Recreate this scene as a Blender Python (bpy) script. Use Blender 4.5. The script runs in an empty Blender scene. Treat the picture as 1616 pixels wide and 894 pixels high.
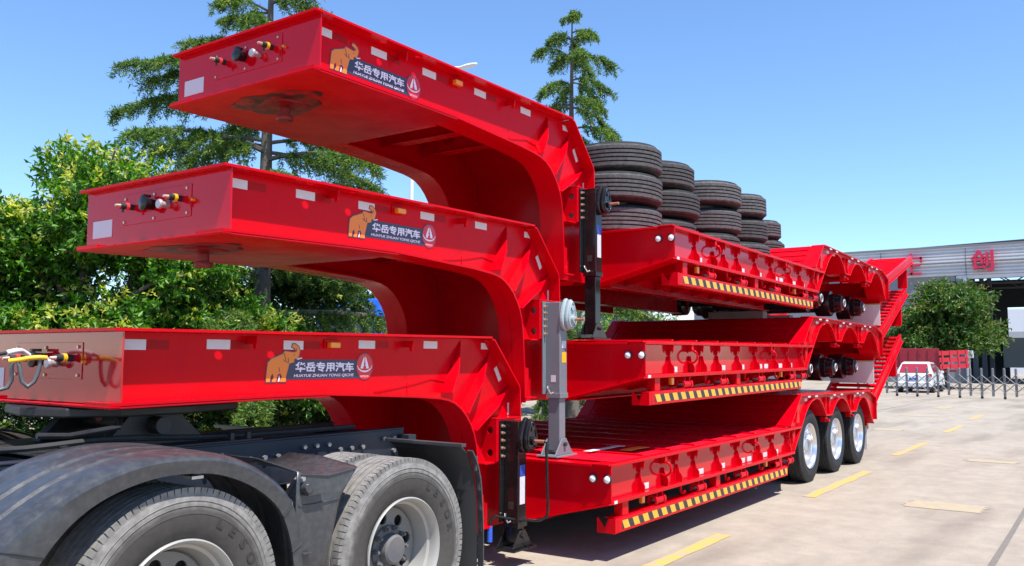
import bpy, math, random
import numpy as np
from mathutils import Vector, Matrix

random.seed(7)
rng = np.random.default_rng(7)
SC = bpy.context.scene
COL = SC.collection
R = math.radians

# ------------------------------------------------------------------ camera
CAM_H = 1.64
cam_d = bpy.data.cameras.new('camera')
cam = bpy.data.objects.new('camera', cam_d)
COL.objects.link(cam)
yaw, pitch, roll = R(34.968), R(5.062), R(-0.39)
fw = Vector((math.cos(yaw) * math.cos(pitch), math.sin(yaw) * math.cos(pitch), math.sin(pitch)))
rt = Vector((math.sin(yaw), -math.cos(yaw), 0))
up = rt.cross(fw)
rt2 = rt * math.cos(roll) - up * math.sin(roll)
up2 = rt * math.sin(roll) + up * math.cos(roll)
cam.matrix_world = Matrix(((rt2.x, up2.x, -fw.x, 0), (rt2.y, up2.y, -fw.y, 0), (rt2.z, up2.z, -fw.z, CAM_H), (0, 0, 0, 1)))
cam_d.sensor_width = 36.0
cam_d.sensor_fit = 'HORIZONTAL'
cam_d.lens = 1357.0 / 1616.0 * 36.0
cam_d.clip_start = 0.05
cam_d.clip_end = 3000
SC.camera = cam

# ------------------------------------------------------------------ light and sky
SUN = Vector((-0.145, -0.42, 1.0)).normalized()
world = bpy.data.worlds.new('World')
SC.world = world
world.use_nodes = True
wn, wl = world.node_tree.nodes, world.node_tree.links
wn.clear()
wo = wn.new('ShaderNodeOutputWorld')
bg = wn.new('ShaderNodeBackground')
sky = wn.new('ShaderNodeTexSky')
sky.sky_type = 'NISHITA'
sky.sun_disc = False
sky.sun_elevation = math.asin(SUN.z)
sky.sun_rotation = math.atan2(SUN.x, SUN.y)
sky.air_density = 1.02
sky.dust_density = 0.0
sky.ozone_density = 9.0
bg.inputs['Strength'].default_value = 0.15
wl.new(sky.outputs[0], bg.inputs['Color'])
wl.new(bg.outputs[0], wo.inputs['Surface'])
sun_d = bpy.data.lights.new('sun', 'SUN')
sun_d.energy = 5.0
sun_d.angle = R(0.5)
sun_d.color = (1.0, 0.96, 0.90)
sun_o = bpy.data.objects.new('sun', sun_d)
COL.objects.link(sun_o)
sun_o.location = (0, 0, 40)
sun_o.rotation_euler = SUN.to_track_quat('Z', 'Y').to_euler()
SC.view_settings.view_transform = 'Standard'
SC.view_settings.look = 'None'
SC.view_settings.exposure = 0.68
SC.view_settings.gamma = 1.0
SC.cycles.max_bounces = 8
SC.cycles.transparent_max_bounces = 8

# ------------------------------------------------------------------ materials
MATS = {}

def mat(name, col, rough=0.5, metal=0.0, coat=0.0, var=0.0, scale=6.0, dirt=None, dirt_amt=0.0, dirt_scale=2.5,
        bump=0.0, bump_scale=40.0, spec=0.5, emit=None):
    if name in MATS:
        return MATS[name]
    m = bpy.data.materials.new(name)
    m.use_nodes = True
    n, l = m.node_tree.nodes, m.node_tree.links
    p = n['Principled BSDF']
    p.inputs['Base Color'].default_value = (*col, 1)
    p.inputs['Roughness'].default_value = rough
    p.inputs['Metallic'].default_value = metal
    p.inputs['Coat Weight'].default_value = coat
    p.inputs['Coat Roughness'].default_value = 0.04
    p.inputs['Specular IOR Level'].default_value = spec
    tc = n.new('ShaderNodeTexCoord')
    if var > 0 or dirt:
        mx = n.new('ShaderNodeMix'); mx.data_type = 'RGBA'
        nz = n.new('ShaderNodeTexNoise')
        nz.inputs['Scale'].default_value = scale
        nz.inputs['Detail'].default_value = 6
        l.new(tc.outputs['Object'], nz.inputs['Vector'])
        mx.inputs['A'].default_value = (*[c * (1 - var) for c in col], 1)
        mx.inputs['B'].default_value = (*[min(1, c * (1 + var)) for c in col], 1)
        l.new(nz.outputs[0], mx.inputs['Factor'])
        out = mx.outputs['Result']
        if dirt:
            nd = n.new('ShaderNodeTexNoise')
            nd.inputs['Scale'].default_value = dirt_scale
            nd.inputs['Detail'].default_value = 9
            nd.inputs['Roughness'].default_value = 0.65
            l.new(tc.outputs['Object'], nd.inputs['Vector'])
            rp = n.new('ShaderNodeMapRange')
            rp.inputs['From Min'].default_value = 0.42
            rp.inputs['From Max'].default_value = 0.75
            rp.inputs['To Max'].default_value = dirt_amt
            l.new(nd.outputs[0], rp.inputs['Value'])
            m2 = n.new('ShaderNodeMix'); m2.data_type = 'RGBA'
            l.new(rp.outputs[0], m2.inputs['Factor'])
            l.new(out, m2.inputs['A'])
            m2.inputs['B'].default_value = (*dirt, 1)
            out = m2.outputs['Result']
            rr = n.new('ShaderNodeMapRange')
            rr.inputs['To Min'].default_value = rough
            rr.inputs['To Max'].default_value = min(1, rough + 0.45)
            l.new(rp.outputs[0], rr.inputs['Value'])
            l.new(rr.outputs[0], p.inputs['Roughness'])
        l.new(out, p.inputs['Base Color'])
    if bump > 0:
        nb = n.new('ShaderNodeTexNoise')
        nb.inputs['Scale'].default_value = bump_scale
        nb.inputs['Detail'].default_value = 5
        l.new(tc.outputs['Object'], nb.inputs['Vector'])
        b = n.new('ShaderNodeBump')
        b.inputs['Strength'].default_value = bump
        b.inputs['Distance'].default_value = 0.01
        l.new(nb.outputs[0], b.inputs['Height'])
        l.new(b.outputs[0], p.inputs['Normal'])
    if emit:
        p.inputs['Emission Color'].default_value = (*emit[0], 1)
        p.inputs['Emission Strength'].default_value = emit[1]
    MATS[name] = m
    return m

RED = mat('red_paint', (0.57, 0.0002, 0.007), 0.20, coat=0.0, var=0.05, scale=3, dirt=(0.46, 0.004, 0.012), dirt_amt=0.5, dirt_scale=3, bump=0.10, bump_scale=2.6, spec=0.10)
REDM = mat('polished_red_paint', (0.42, 0.0005, 0.008), 0.08, coat=0.45, var=0.04, scale=3, bump=0.05, bump_scale=3, spec=0.5)
REDG = mat('glossy_red_paint', (0.52, 0.0003, 0.008), 0.10, coat=0.0, var=0.04, scale=3, bump=0.05, bump_scale=3, spec=0.32)
REDD = mat('matt_deck_red', (0.66, 0.004, 0.02), 0.75, var=0.10, scale=4, dirt=(0.45, 0.02, 0.03), dirt_amt=0.4, spec=0.04)
REDW = mat('worn_red_paint', (0.50, 0.001, 0.008), 0.36, coat=0.0, spec=0.15, var=0.12, scale=5, dirt=(0.22, 0.008, 0.012), dirt_amt=0.5, dirt_scale=2.2, bump=0.05, bump_scale=14)
TAPE_W = mat('reflective_white_tape', (0.62, 0.60, 0.60), 0.35, var=0.08, scale=30)
TAPE_R = mat('reflective_red_tape', (0.34, 0.001, 0.003), 0.4, spec=0.15, var=0.1, scale=30)
AMBER = mat('amber_plastic', (0.85, 0.25, 0.01), 0.2, coat=0.4, var=0.2, scale=25)
BLK = mat('black_gloss_paint', (0.008, 0.008, 0.009), 0.22, coat=0.25, var=0.2, spec=0.3, dirt=(0.06, 0.055, 0.05), dirt_amt=0.2, dirt_scale=5)
BLKM = mat('black_matt', (0.018, 0.018, 0.019), 0.6, var=0.3, scale=8, dirt=(0.10, 0.09, 0.08), dirt_amt=0.3)
GREY = mat('grey_leg_paint', (0.16, 0.18, 0.20), 0.38, coat=0.1, var=0.1, dirt=(0.10, 0.10, 0.10), dirt_amt=0.4, dirt_scale=6)
GREYL = mat('grey_casting', (0.32, 0.40, 0.42), 0.35, coat=0.15, var=0.1, dirt=(0.15, 0.15, 0.14), dirt_amt=0.4, dirt_scale=8)
BRASS = mat('brass', (0.66, 0.56, 0.40), 0.35, metal=0.8)
STEEL = mat('steel', (0.55, 0.54, 0.52), 0.35, metal=0.9, var=0.15, dirt=(0.25, 0.15, 0.10), dirt_amt=0.4, dirt_scale=12)
RUST = mat('copper_shaft', (0.45, 0.20, 0.12), 0.5, metal=0.4, var=0.3, scale=30)
WHITE = mat('white_plastic', (0.78, 0.78, 0.78), 0.35, var=0.05, scale=12)
FLAP = mat('white_mudflap', (0.66, 0.60, 0.60), 0.5, var=0.06, dirt=(0.35, 0.25, 0.25), dirt_amt=0.3)
LENS = mat('lamp_lens', (0.82, 0.80, 0.86), 0.08, coat=0.8)
BLUE = mat('blue_plastic', (0.03, 0.10, 0.55), 0.35, var=0.1)
YEL = mat('yellow_plastic', (0.80, 0.45, 0.02), 0.35, var=0.15, scale=20)
PINK = mat('red_coupling', (0.75, 0.06, 0.07), 0.35)
STICK = mat('paper_sticker', (0.62, 0.58, 0.62), 0.5, var=0.25, scale=60)
RUBBERT = mat('hose_grey', (0.10, 0.11, 0.115), 0.45)

def striped():
    m = bpy.data.materials.new('hazard_stripe_tape')
    m.use_nodes = True
    n, l = m.node_tree.nodes, m.node_tree.links
    p = n['Principled BSDF']
    p.inputs['Roughness'].default_value = 0.4
    tc = n.new('ShaderNodeTexCoord'); sx = n.new('ShaderNodeSeparateXYZ')
    l.new(tc.outputs['Object'], sx.inputs[0])
    a = n.new('ShaderNodeMath'); a.operation = 'MULTIPLY_ADD'
    l.new(sx.outputs['Z'], a.inputs[0]); a.inputs[1].default_value = 0.62
    l.new(sx.outputs['X'], a.inputs[2])
    b = n.new('ShaderNodeMath'); b.operation = 'MULTIPLY'; b.inputs[1].default_value = 1 / 0.185
    l.new(a.outputs[0], b.inputs[0])
    c = n.new('ShaderNodeMath'); c.operation = 'FRACT'; l.new(b.outputs[0], c.inputs[0])
    d = n.new('ShaderNodeMath'); d.operation = 'GREATER_THAN'; d.inputs[1].default_value = 0.54
    l.new(c.outputs[0], d.inputs[0])
    nz = n.new('ShaderNodeTexNoise'); nz.inputs['Scale'].default_value = 14
    l.new(tc.outputs['Object'], nz.inputs['Vector'])
    yc = n.new('ShaderNodeMix'); yc.data_type = 'RGBA'
    yc.inputs['A'].default_value = (0.62, 0.30, 0.02, 1); yc.inputs['B'].default_value = (0.86, 0.46, 0.05, 1)
    l.new(nz.outputs[0], yc.inputs['Factor'])
    mx = n.new('ShaderNodeMix'); mx.data_type = 'RGBA'
    l.new(d.outputs[0], mx.inputs['Factor'])
    l.new(yc.outputs['Result'], mx.inputs['A']); mx.inputs['B'].default_value = (0.02, 0.018, 0.018, 1)
    l.new(mx.outputs['Result'], p.inputs['Base Color'])
    return m
STRIPE = striped()

def tyre_mat(name, dust, dust_r, rmin, rmax, base=(0.018, 0.018, 0.019), vary=False):
    """rubber, with dried road dust on the tread and the shoulder (radius measured from the wheel's own centre)"""
    m = bpy.data.materials.new(name)
    m.use_nodes = True
    n, l = m.node_tree.nodes, m.node_tree.links
    p = n['Principled BSDF']
    p.inputs['Roughness'].default_value = 0.75
    p.inputs['Specular IOR Level'].default_value = 0.3
    tc = n.new('ShaderNodeTexCoord'); sx = n.new('ShaderNodeSeparateXYZ')
    l.new(tc.outputs['Object'], sx.inputs[0])
    cx = n.new('ShaderNodeCombineXYZ')
    l.new(sx.outputs['X'], cx.inputs['X']); l.new(sx.outputs['Z'], cx.inputs['Y'])
    ln = n.new('ShaderNodeVectorMath'); ln.operation = 'LENGTH'; l.new(cx.outputs[0], ln.inputs[0])
    nz = n.new('ShaderNodeTexNoise'); nz.inputs['Scale'].default_value = 9; nz.inputs['Detail'].default_value = 8
    l.new(tc.outputs['Object'], nz.inputs['Vector'])
    ad = n.new('ShaderNodeMath'); ad.operation = 'MULTIPLY_ADD'
    l.new(nz.outputs[0], ad.inputs[0]); ad.inputs[1].default_value = 0.06; l.new(ln.outputs['Value'], ad.inputs[2])
    mr = n.new('ShaderNodeMapRange')
    mr.inputs['From Min'].default_value = rmin; mr.inputs['From Max'].default_value = rmax
    l.new(ad.outputs[0], mr.inputs['Value'])
    n2 = n.new('ShaderNodeTexNoise'); n2.inputs['Scale'].default_value = 28; n2.inputs['Detail'].default_value = 8
    l.new(tc.outputs['Object'], n2.inputs['Vector'])
    mr2 = n.new('ShaderNodeMapRange'); mr2.inputs['From Min'].default_value = 0.3; mr2.inputs['From Max'].default_value = 0.7
    mr2.inputs['To Min'].default_value = 0.45
    l.new(n2.outputs[0], mr2.inputs['Value'])
    mu = n.new('ShaderNodeMath'); mu.operation = 'MULTIPLY'
    l.new(mr.outputs[0], mu.inputs[0]); l.new(mr2.outputs[0], mu.inputs[1])
    b1 = n.new('ShaderNodeMix'); b1.data_type = 'RGBA'
    b1.inputs['A'].default_value = (*base, 1); b1.inputs['B'].default_value = (*dust_r, 1)
    l.new(n2.outputs[0], b1.inputs['Factor'])
    oi = n.new('ShaderNodeObjectInfo')
    om = n.new('ShaderNodeMapRange'); om.inputs['To Min'].default_value = 0.45; om.inputs['To Max'].default_value = 1.0
    l.new(oi.outputs['Random'], om.inputs['Value'])
    m9 = n.new('ShaderNodeMath'); m9.operation = 'MULTIPLY'
    l.new(mu.outputs[0], m9.inputs[0]); l.new(om.outputs[0], m9.inputs[1])
    if vary: mu = m9
    mx = n.new('ShaderNodeMix'); mx.data_type = 'RGBA'
    l.new(mu.outputs[0], mx.inputs['Factor'])
    l.new(b1.outputs['Result'], mx.inputs['A']); mx.inputs['B'].default_value = (*dust, 1)
    l.new(mx.outputs['Result'], p.inputs['Base Color'])
    bp = n.new('ShaderNodeBump'); bp.inputs['Strength'].default_value = 0.25; bp.inputs['Distance'].default_value = 0.004
    l.new(n2.outputs[0], bp.inputs['Height']); l.new(bp.outputs[0], p.inputs['Normal'])
    return m
TYRE_TRUCK = tyre_mat('dusty_truck_tyre', (0.25, 0.235, 0.215), (0.085, 0.075, 0.065), 0.46, 0.50, (0.045, 0.042, 0.038))
TYRE_TRAIL = tyre_mat('trailer_tyre', (0.045, 0.045, 0.047), (0.03, 0.03, 0.03), 0.46, 0.53, (0.014, 0.014, 0.015))
TYRE_STACK = tyre_mat('stacked_tyre', (0.125, 0.122, 0.122), (0.015, 0.015, 0.015), 0.524, 0.546, (0.013, 0.013, 0.013), True)

def leaf_mat(name, dark, light, tips, trans=0.35, rough=0.45):
    m = bpy.data.materials.new(name)
    m.use_nodes = True
    n, l = m.node_tree.nodes, m.node_tree.links
    p = n['Principled BSDF']
    p.inputs['Roughness'].default_value = rough
    g = n.new('ShaderNodeNewGeometry')
    cr = n.new('ShaderNodeValToRGB')
    cr.color_ramp.elements[0].color = (*dark, 1)
    cr.color_ramp.elements[1].color = (*tips, 1)
    e = cr.color_ramp.elements.new(0.6); e.color = (*light, 1)
    l.new(g.outputs['Random Per Island'], cr.inputs[0])
    l.new(cr.outputs[0], p.inputs['Base Color'])
    t = n.new('ShaderNodeBsdfTranslucent')
    hs = n.new('ShaderNodeHueSaturation'); hs.inputs['Value'].default_value = 1.6; hs.inputs['Saturation'].default_value = 1.1
    l.new(cr.outputs[0], hs.inputs['Color']); l.new(hs.outputs[0], t.inputs['Color'])
    mx = n.new('ShaderNodeMixShader'); mx.inputs[0].default_value = trans
    l.new(p.outputs[0], mx.inputs[1]); l.new(t.outputs[0], mx.inputs[2])
    l.new(mx.outputs[0], n['Material Output'].inputs['Surface'])
    return m
LEAF_B = leaf_mat('privet_leaf', (0.020, 0.080, 0.006), (0.070, 0.210, 0.012), (0.15, 0.31, 0.025))
LEAF_Y = leaf_mat('young_leaf', (0.26, 0.37, 0.03), (0.46, 0.50, 0.07), (0.66, 0.60, 0.20), 0.5)
LEAF_D = leaf_mat('dark_leaf', (0.016, 0.050, 0.010), (0.040, 0.100, 0.014), (0.09, 0.15, 0.03))
NEEDLE = leaf_mat('cedar_needle', (0.030, 0.085, 0.022), (0.095, 0.190, 0.035), (0.28, 0.36, 0.06), 0.4, 0.6)
LEAF_R = leaf_mat('camphor_leaf', (0.018, 0.062, 0.009), (0.060, 0.145, 0.018), (0.15, 0.20, 0.035))
BARK = mat('bark', (0.14, 0.12, 0.10), 0.9, var=0.35, scale=14, bump=0.6, bump_scale=22)

# ------------------------------------------------------------------ mesh helpers
class MB:
    def __init__(s):
        s.v, s.f = [], []
    def add(s, vs, fs):
        o = len(s.v)
        s.v += [tuple(v) for v in vs]
        s.f += [tuple(i + o for i in f) for f in fs]
        return s
    def box(s, x0, x1, y0, y1, z0, z1):
        vs = [(x, y, z) for x in (x0, x1) for y in (y0, y1) for z in (z0, z1)]
        return s.add(vs, [(0, 1, 3, 2), (4, 6, 7, 5), (0, 4, 5, 1), (2, 3, 7, 6), (0, 2, 6, 4), (1, 5, 7, 3)])
    def prism(s, poly, ax, a0, a1):
        def P(p, a):
            return {'y': (p[0], a, p[1]), 'x': (a, p[0], p[1]), 'z': (p[0], p[1], a)}[ax]
        n = len(poly)
        vs = [P(p, a0) for p in poly] + [P(p, a1) for p in poly]
        fs = [tuple(range(n))[::-1], tuple(range(n, 2 * n))]
        fs += [(i, (i + 1) % n, (i + 1) % n + n, i + n) for i in range(n)]
        return s.add(vs, fs)
    def strip(s, path, y0, y1, th):
        """plate bent along a path in XZ; th = thickness to the left of the path"""
        n = len(path)
        off = []
        for i in range(n):
            a = path[max(0, i - 1)]; b = path[min(n - 1, i + 1)]
            dx, dz = b[0] - a[0], b[1] - a[1]
            L = math.hypot(dx, dz) or 1
            off.append((path[i][0] - dz / L * th, path[i][1] + dx / L * th))
        vs = []
        for i in range(n):
            vs += [(path[i][0], y0, path[i][1]), (path[i][0], y1, path[i][1]), (off[i][0], y1, off[i][1]), (off[i][0], y0, off[i][1])]
        fs = []
        for i in range(n - 1):
            for k in range(4):
                fs.append((4 * i + k, 4 * i + (k + 1) % 4, 4 * i + 4 + (k + 1) % 4, 4 * i + 4 + k))
        fs += [(3, 2, 1, 0), tuple(4 * (n - 1) + k for k in range(4))]
        return s.add(vs, fs)
    def tube(s, pts, r, n=8, r1=None):
        pts = [Vector(p) for p in pts]
        m = len(pts)
        rings = []
        pu = None
        for i, p in enumerate(pts):
            d = (pts[min(m - 1, i + 1)] - pts[max(0, i - 1)])
            d = d.normalized() if d.length > 0 else Vector((0, 0, 1))
            if pu is None:
                pu = d.orthogonal().normalized()
            u = (pu - d * pu.dot(d))
            u = u.normalized() if u.length > 1e-6 else d.orthogonal().normalized()
            pu = u
            w = d.cross(u)
            rr = r if r1 is None else r + (r1 - r) * i / max(1, m - 1)
            rings.append([p + u * rr * math.cos(2 * math.pi * k / n) + w * rr * math.sin(2 * math.pi * k / n) for k in range(n)])
        vs = [v for g in rings for v in g]
        fs = [(i * n + k, i * n + (k + 1) % n, (i + 1) * n + (k + 1) % n, (i + 1) * n + k) for i in range(m - 1) for k in range(n)]
        fs += [tuple(range(n))[::-1], tuple((m - 1) * n + k for k in range(n))]
        return s.add(vs, fs)
    def cyl(s, p0, p1, r, n=16, r1=None):
        return s.tube([p0, p1], r, n, r1)
    def lathe(s, prof, c=(0, 0, 0), axis='y', n=48, closed=False):
        """profile of (radius, height along the axis)"""
        m = len(prof)
        vs = []
        for (r, h) in prof:
            for k in range(n):
                a = 2 * math.pi * k / n
                ca, sa = r * math.cos(a), r * math.sin(a)
                q = {'y': (ca, h, sa), 'z': (ca, sa, h), 'x': (h, ca, sa)}[axis]
                vs.append((q[0] + c[0], q[1] + c[1], q[2] + c[2]))
        mm = m if closed else m - 1
        fs = [(i * n + k, i * n + (k + 1) % n, ((i + 1) % m) * n + (k + 1) % n, ((i + 1) % m) * n + k) for i in range(mm) for k in range(n)]
        return s.add(vs, fs)
    def torus(s, c, R0, r, axis='y', n=20, m=8):
        prof = [(R0 + r * math.cos(2 * math.pi * k / m), r * math.sin(2 * math.pi * k / m)) for k in range(m)]
        return s.lathe(prof, c, axis, n, True)

def tag(o, label=None, cat=None, group=None, kind=None):
    if label: o['label'] = label
    if cat: o['category'] = cat
    if group: o['group'] = group
    if kind: o['kind'] = kind
    return o

def finish(name, me, m, parent, smooth, bevel, label, cat, group, kind, loc=None):
    me.materials.clear()
    me.materials.append(m)
    o = bpy.data.objects.new(name, me)
    COL.objects.link(o)
    if parent: o.parent = parent
    if loc is not None: o.location = loc
    if smooth:
        me.polygons.foreach_set('use_smooth', [True] * len(me.polygons))
        me.set_sharp_from_angle(angle=R(smooth if smooth is not True else 40))
    if bevel:
        b = o.modifiers.new('bevel', 'BEVEL')
        b.width = bevel; b.segments = 2; b.limit_method = 'ANGLE'; b.angle_limit = R(40)
    return tag(o, label, cat, group, kind)

def build(name, mb, m, parent=None, smooth=False, bevel=0, label=None, cat=None, group=None, kind=None, loc=None, shift=None):
    me = bpy.data.meshes.new(name)
    vs = mb.v
    if shift:
        vs = [(x - shift[0], y - shift[1], z - shift[2]) for x, y, z in vs]
    me.from_pydata(vs, [], mb.f)
    import bmesh
    bm = bmesh.new(); bm.from_mesh(me)
    bmesh.ops.recalc_face_normals(bm, faces=bm.faces)
    bm.to_mesh(me); bm.free()
    return finish(name, me, m, parent, smooth, bevel, label, cat, group, kind, loc)

def empty(name, loc, label=None, cat=None, group=None):
    o = bpy.data.objects.new(name, None)
    o.empty_display_size = 0.3
    COL.objects.link(o)
    o.location = loc
    return tag(o, label, cat, group)

def copy_tree(o, parent=None):
    c = o.copy(); COL.objects.link(c)
    if parent: c.parent = parent
    for ch in list(o.children):
        copy_tree(ch, c)
    return c

def curve_plate(loops, th):
    """flat plate (XY outline with holes) as MB, thickness th in +Z"""
    cu = bpy.data.curves.new('plate', 'CURVE')
    cu.dimensions = '2D'; cu.fill_mode = 'BOTH'; cu.extrude = th / 2
    for lp in loops:
        sp = cu.splines.new('POLY')
        sp.points.add(len(lp) - 1)
        for i, p in enumerate(lp):
            sp.points[i].co = (p[0], p[1], 0, 1)
        sp.use_cyclic_u = True
    return curve_to_mb(cu)

def curve_to_mb(cu):
    o = bpy.data.objects.new('tmp', cu)
    COL.objects.link(o)
    bpy.context.view_layer.update()
    dg = bpy.context.evaluated_depsgraph_get()
    me = bpy.data.meshes.new_from_object(o.evaluated_get(dg))
    mb = MB()
    mb.add([tuple(v.co) for v in me.vertices], [tuple(p.vertices) for p in me.polygons])
    bpy.data.objects.remove(o); bpy.data.meshes.remove(me)
    return mb

def text_mb(s, size, th=0.002, bold=0.0, shear=0.0, width=None):
    cu = bpy.data.curves.new('txt', 'FONT')
    cu.body = s; cu.size = size; cu.extrude = th / 2; cu.offset = bold; cu.shear = shear
    cu.resolution_u = 3
    mb = curve_to_mb(cu)
    if width and mb.v:
        x0 = min(v[0] for v in mb.v); x1 = max(v[0] for v in mb.v)
        k = width / (x1 - x0)
        mb.v = [((v[0] - x0) * k, v[1], v[2]) for v in mb.v]
    return mb

def onwall(mb, x0, y, z0, h=None):
    """XY drawing -> stands on a wall that faces -Y; h rescales the drawing to that height"""
    if h:
        a = min(v[1] for v in mb.v); b = max(v[1] for v in mb.v)
        mb.v = [(v[0], (v[1] - a) * h / (b - a), v[2]) for v in mb.v]
    mb.v = [(x0 + v[0], y - v[2], z0 + v[1]) for v in mb.v]
    return mb

def circ(cx, cy, r, n=20):
    return [(cx + r * math.cos(2 * math.pi * k / n), cy + r * math.sin(2 * math.pi * k / n)) for k in range(n)]

def resample(path, n):
    P = np.array(path, float)
    # smooth by Catmull-Rom then even spacing
    pts = []
    for i in range(len(P) - 1):
        p0, p1, p2, p3 = P[max(0, i - 1)], P[i], P[i + 1], P[min(len(P) - 1, i + 2)]
        for t in np.linspace(0, 1, 12, endpoint=False):
            pts.append(0.5 * (2 * p1 + (p2 - p0) * t + (2 * p0 - 5 * p1 + 4 * p2 - p3) * t * t + (3 * p1 - p0 - 3 * p2 + p3) * t ** 3))
    pts.append(P[-1]); pts = np.array(pts)
    d = np.r_[0, np.cumsum(np.linalg.norm(np.diff(pts, axis=0), axis=1))]
    s = np.linspace(0, d[-1], n)
    return [tuple(np.interp(x, d, pts[:, k]) for k in range(P.shape[1])) for x in s]

# ------------------------------------------------------------------ the low-bed trailers
YC = 4.932
SH = (7.0, 0, 0)
GRP = 'three red low-bed trailers stacked on each other'
tr1 = empty('lowbed_trailer', (7.0, YC, 0),
            'red low-bed trailer at the bottom of the stack, coupled to the truck, on its wheels', 'trailer', GRP)

def T(name, mb, m, parent=None, smooth=False, bevel=0.003, root=None, **k):
    return build(name, mb, m, parent or root or tr1, smooth, bevel, shift=SH, **k)

TOPP = [(2.42, 1.770), (4.0, 1.789), (5.66, 1.807), (5.70, 1.800), (6.06, 1.42), (6.075, 1.38), (6.085, 1.0), (6.09, 0.82)]
BOTP = [(2.415, 1.388), (3.43, 1.402), (3.84, 1.402), (4.12, 1.389), (4.75, 1.358), (5.00, 1.338), (5.10, 1.322), (5.18, 1.297), (5.26, 1.250),
        (5.325, 1.192), (5.38, 1.125), (5.42, 1.055), (5.447, 0.98), (5.462, 0.90), (5.472, 0.80), (5.49, 0.55), (5.50, 0.27)]
WEB_Y, FL_Y = 0.667, 0.785

def sgn_y(s, a, b):
    return (s * a, s * b) if s > 0 else (-b, -a)

# gooseneck side beams: web with flanges
for s in (-1, 1):
    top = [(2.488, 1.772)] + TOPP[1:] + [(6.24, 0.80), (6.24, 0.27)]
    web = MB().prism(top + BOTP[::-1][:-1] + [(2.488, 1.39)], 'y', *sgn_y(s, WEB_Y - 0.012, WEB_Y))
    w = T('gooseneck_web', web, RED)
    fl = MB().strip(BOTP, *sgn_y(s, 0.535, FL_Y), 0.016)
    T('gooseneck_bottom_flange', fl, RED, smooth=25, bevel=0)
    rim = MB().strip(TOPP[2:], *sgn_y(s, 0.60, FL_Y), -0.016)
    T('gooseneck_neck_flange', rim, RED)
# top plate with the two lightening holes near each edge (sun falls through them on the web)
hole = []
for X in (3.09 + 0.02, 3.47 + 0.02):
    for s in (-1, 1):
        hole.append([(X - 7 + 0.030 * math.cos(2 * math.pi * k / 16), s * (0.724 + 0.014 * math.sin(2 * math.pi * k / 16))) for k in range(16)])
tp = curve_plate([[(2.42 - 7, -FL_Y), (5.66 - 7, -FL_Y), (5.66 - 7, FL_Y), (2.42 - 7, FL_Y)]] + hole, 0.016)
sl = (1.807 - 1.770) / 3.26
tp.v = [(x + 7, y, z + 1.778 + (x + 7 - 2.40) * sl) for x, y, z in tp.v]
T('gooseneck_top_plate', tp, RED, bevel=0)
# front plate, underside plate, inner cross plates
T('front_plate', MB().box(2.475, 2.487, -0.772, 0.772, 1.390, 1.772), REDG)
T('front_cover_plate', MB().box(2.470, 2.4748, -0.40, 0.33, 1.515, 1.715), REDG, bevel=0.002)
lip = MB().box(2.41, 2.474, -0.785, 0.785, 1.378, 1.3875)
T('front_lip', lip, RED)
und = MB().strip([(2.415, 1.372), (3.43, 1.386), (3.90, 1.386)], -0.783, 0.783, 0.014)
T('kingpin_plate', und, REDW)
kp = MB().lathe([(0.0, 1.255), (0.058, 1.255), (0.062, 1.268), (0.058, 1.29), (0.037, 1.295), (0.037, 1.345), (0.07, 1.352), (0.16, 1.36), (0.17, 1.375)], (2.85, 0, 0), 'z', 28)
T('kingpin', kp, mat('greasy_red', (0.20, 0.004, 0.006), 0.4, var=0.3, scale=14, dirt=(0.03, 0.012, 0.012), dirt_amt=0.8, dirt_scale=9), smooth=35, bevel=0)
def worn():
    m = bpy.data.materials.new('grease_patch')
    m.use_nodes = True
    p = m.node_tree.nodes['Principled BSDF']; n, l = m.node_tree.nodes, m.node_tree.links
    p.inputs['Roughness'].default_value = 0.5
    nz = n.new('ShaderNodeTexNoise'); nz.inputs['Scale'].default_value = 9; nz.inputs['Detail'].default_value = 8
    tc = n.new('ShaderNodeTexCoord'); l.new(tc.outputs['Object'], nz.inputs['Vector'])
    cr = n.new('ShaderNodeValToRGB')
    cr.color_ramp.elements[0].position = 0.42; cr.color_ramp.elements[0].color = (0.035, 0.016, 0.016, 1)
    cr.color_ramp.elements[1].position = 0.62; cr.color_ramp.elements[1].color = (0.30, 0.01, 0.012, 1)
    l.new(nz.outputs[0], cr.inputs[0]); l.new(cr.outputs[0], p.inputs['Base Color'])
    return m
gp = []
for k in range(36):
    a = 2 * math.pi * k / 36
    rr = 0.34 * (1 + 0.12 * math.sin(3 * a + 1) + 0.08 * math.sin(7 * a))
    gp.append((2.80 + 0.72 * rr * math.cos(a), rr * 1.15 * math.sin(a)))
T('grease_patch', MB().prism(gp, 'z', 1.3705, 1.3745), worn(), bevel=0)
for X, z0, z1 in ((3.90, 1.40, 1.775), (4.55, 1.50, 1.78), (5.12, 1.52, 1.79)):
    pl = curve_plate([[(-0.654, z0), (0.654, z0), (0.654, z1), (-0.654, z1)], circ(-0.3, (z0 + z1) / 2, 0.07), circ(0.3, (z0 + z1) / 2, 0.07)], 0.012)
    pl.v = [(X + z, x, y) for x, y, z in pl.v]
    T('cross_plate', pl, RED, bevel=0)
    T('cross_flange', MB().box(X - 0.06, X + 0.06, -0.53, 0.53, z0 - 0.012, z0 - 0.001), RED)
rear = MB().strip([(5.60, 1.785), (5.69, 1.784), (6.05, 1.40), (6.065, 0.82), (6.07, 0.30)], -0.654, 0.654, 0.012)
T('neck_rear_plate', rear, RED)
hz = MB().tube([(3.95, -0.2, 1.60), (4.25, 0.0, 1.56), (4.50, -0.3, 1.62), (4.9, -0.45, 1.55), (5.3, -0.50, 1.45), (5.52, -0.52, 1.1), (5.54, -0.52, 0.5)], 0.014)
T('air_hose', hz, BLKM, bevel=0, smooth=60)

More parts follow.
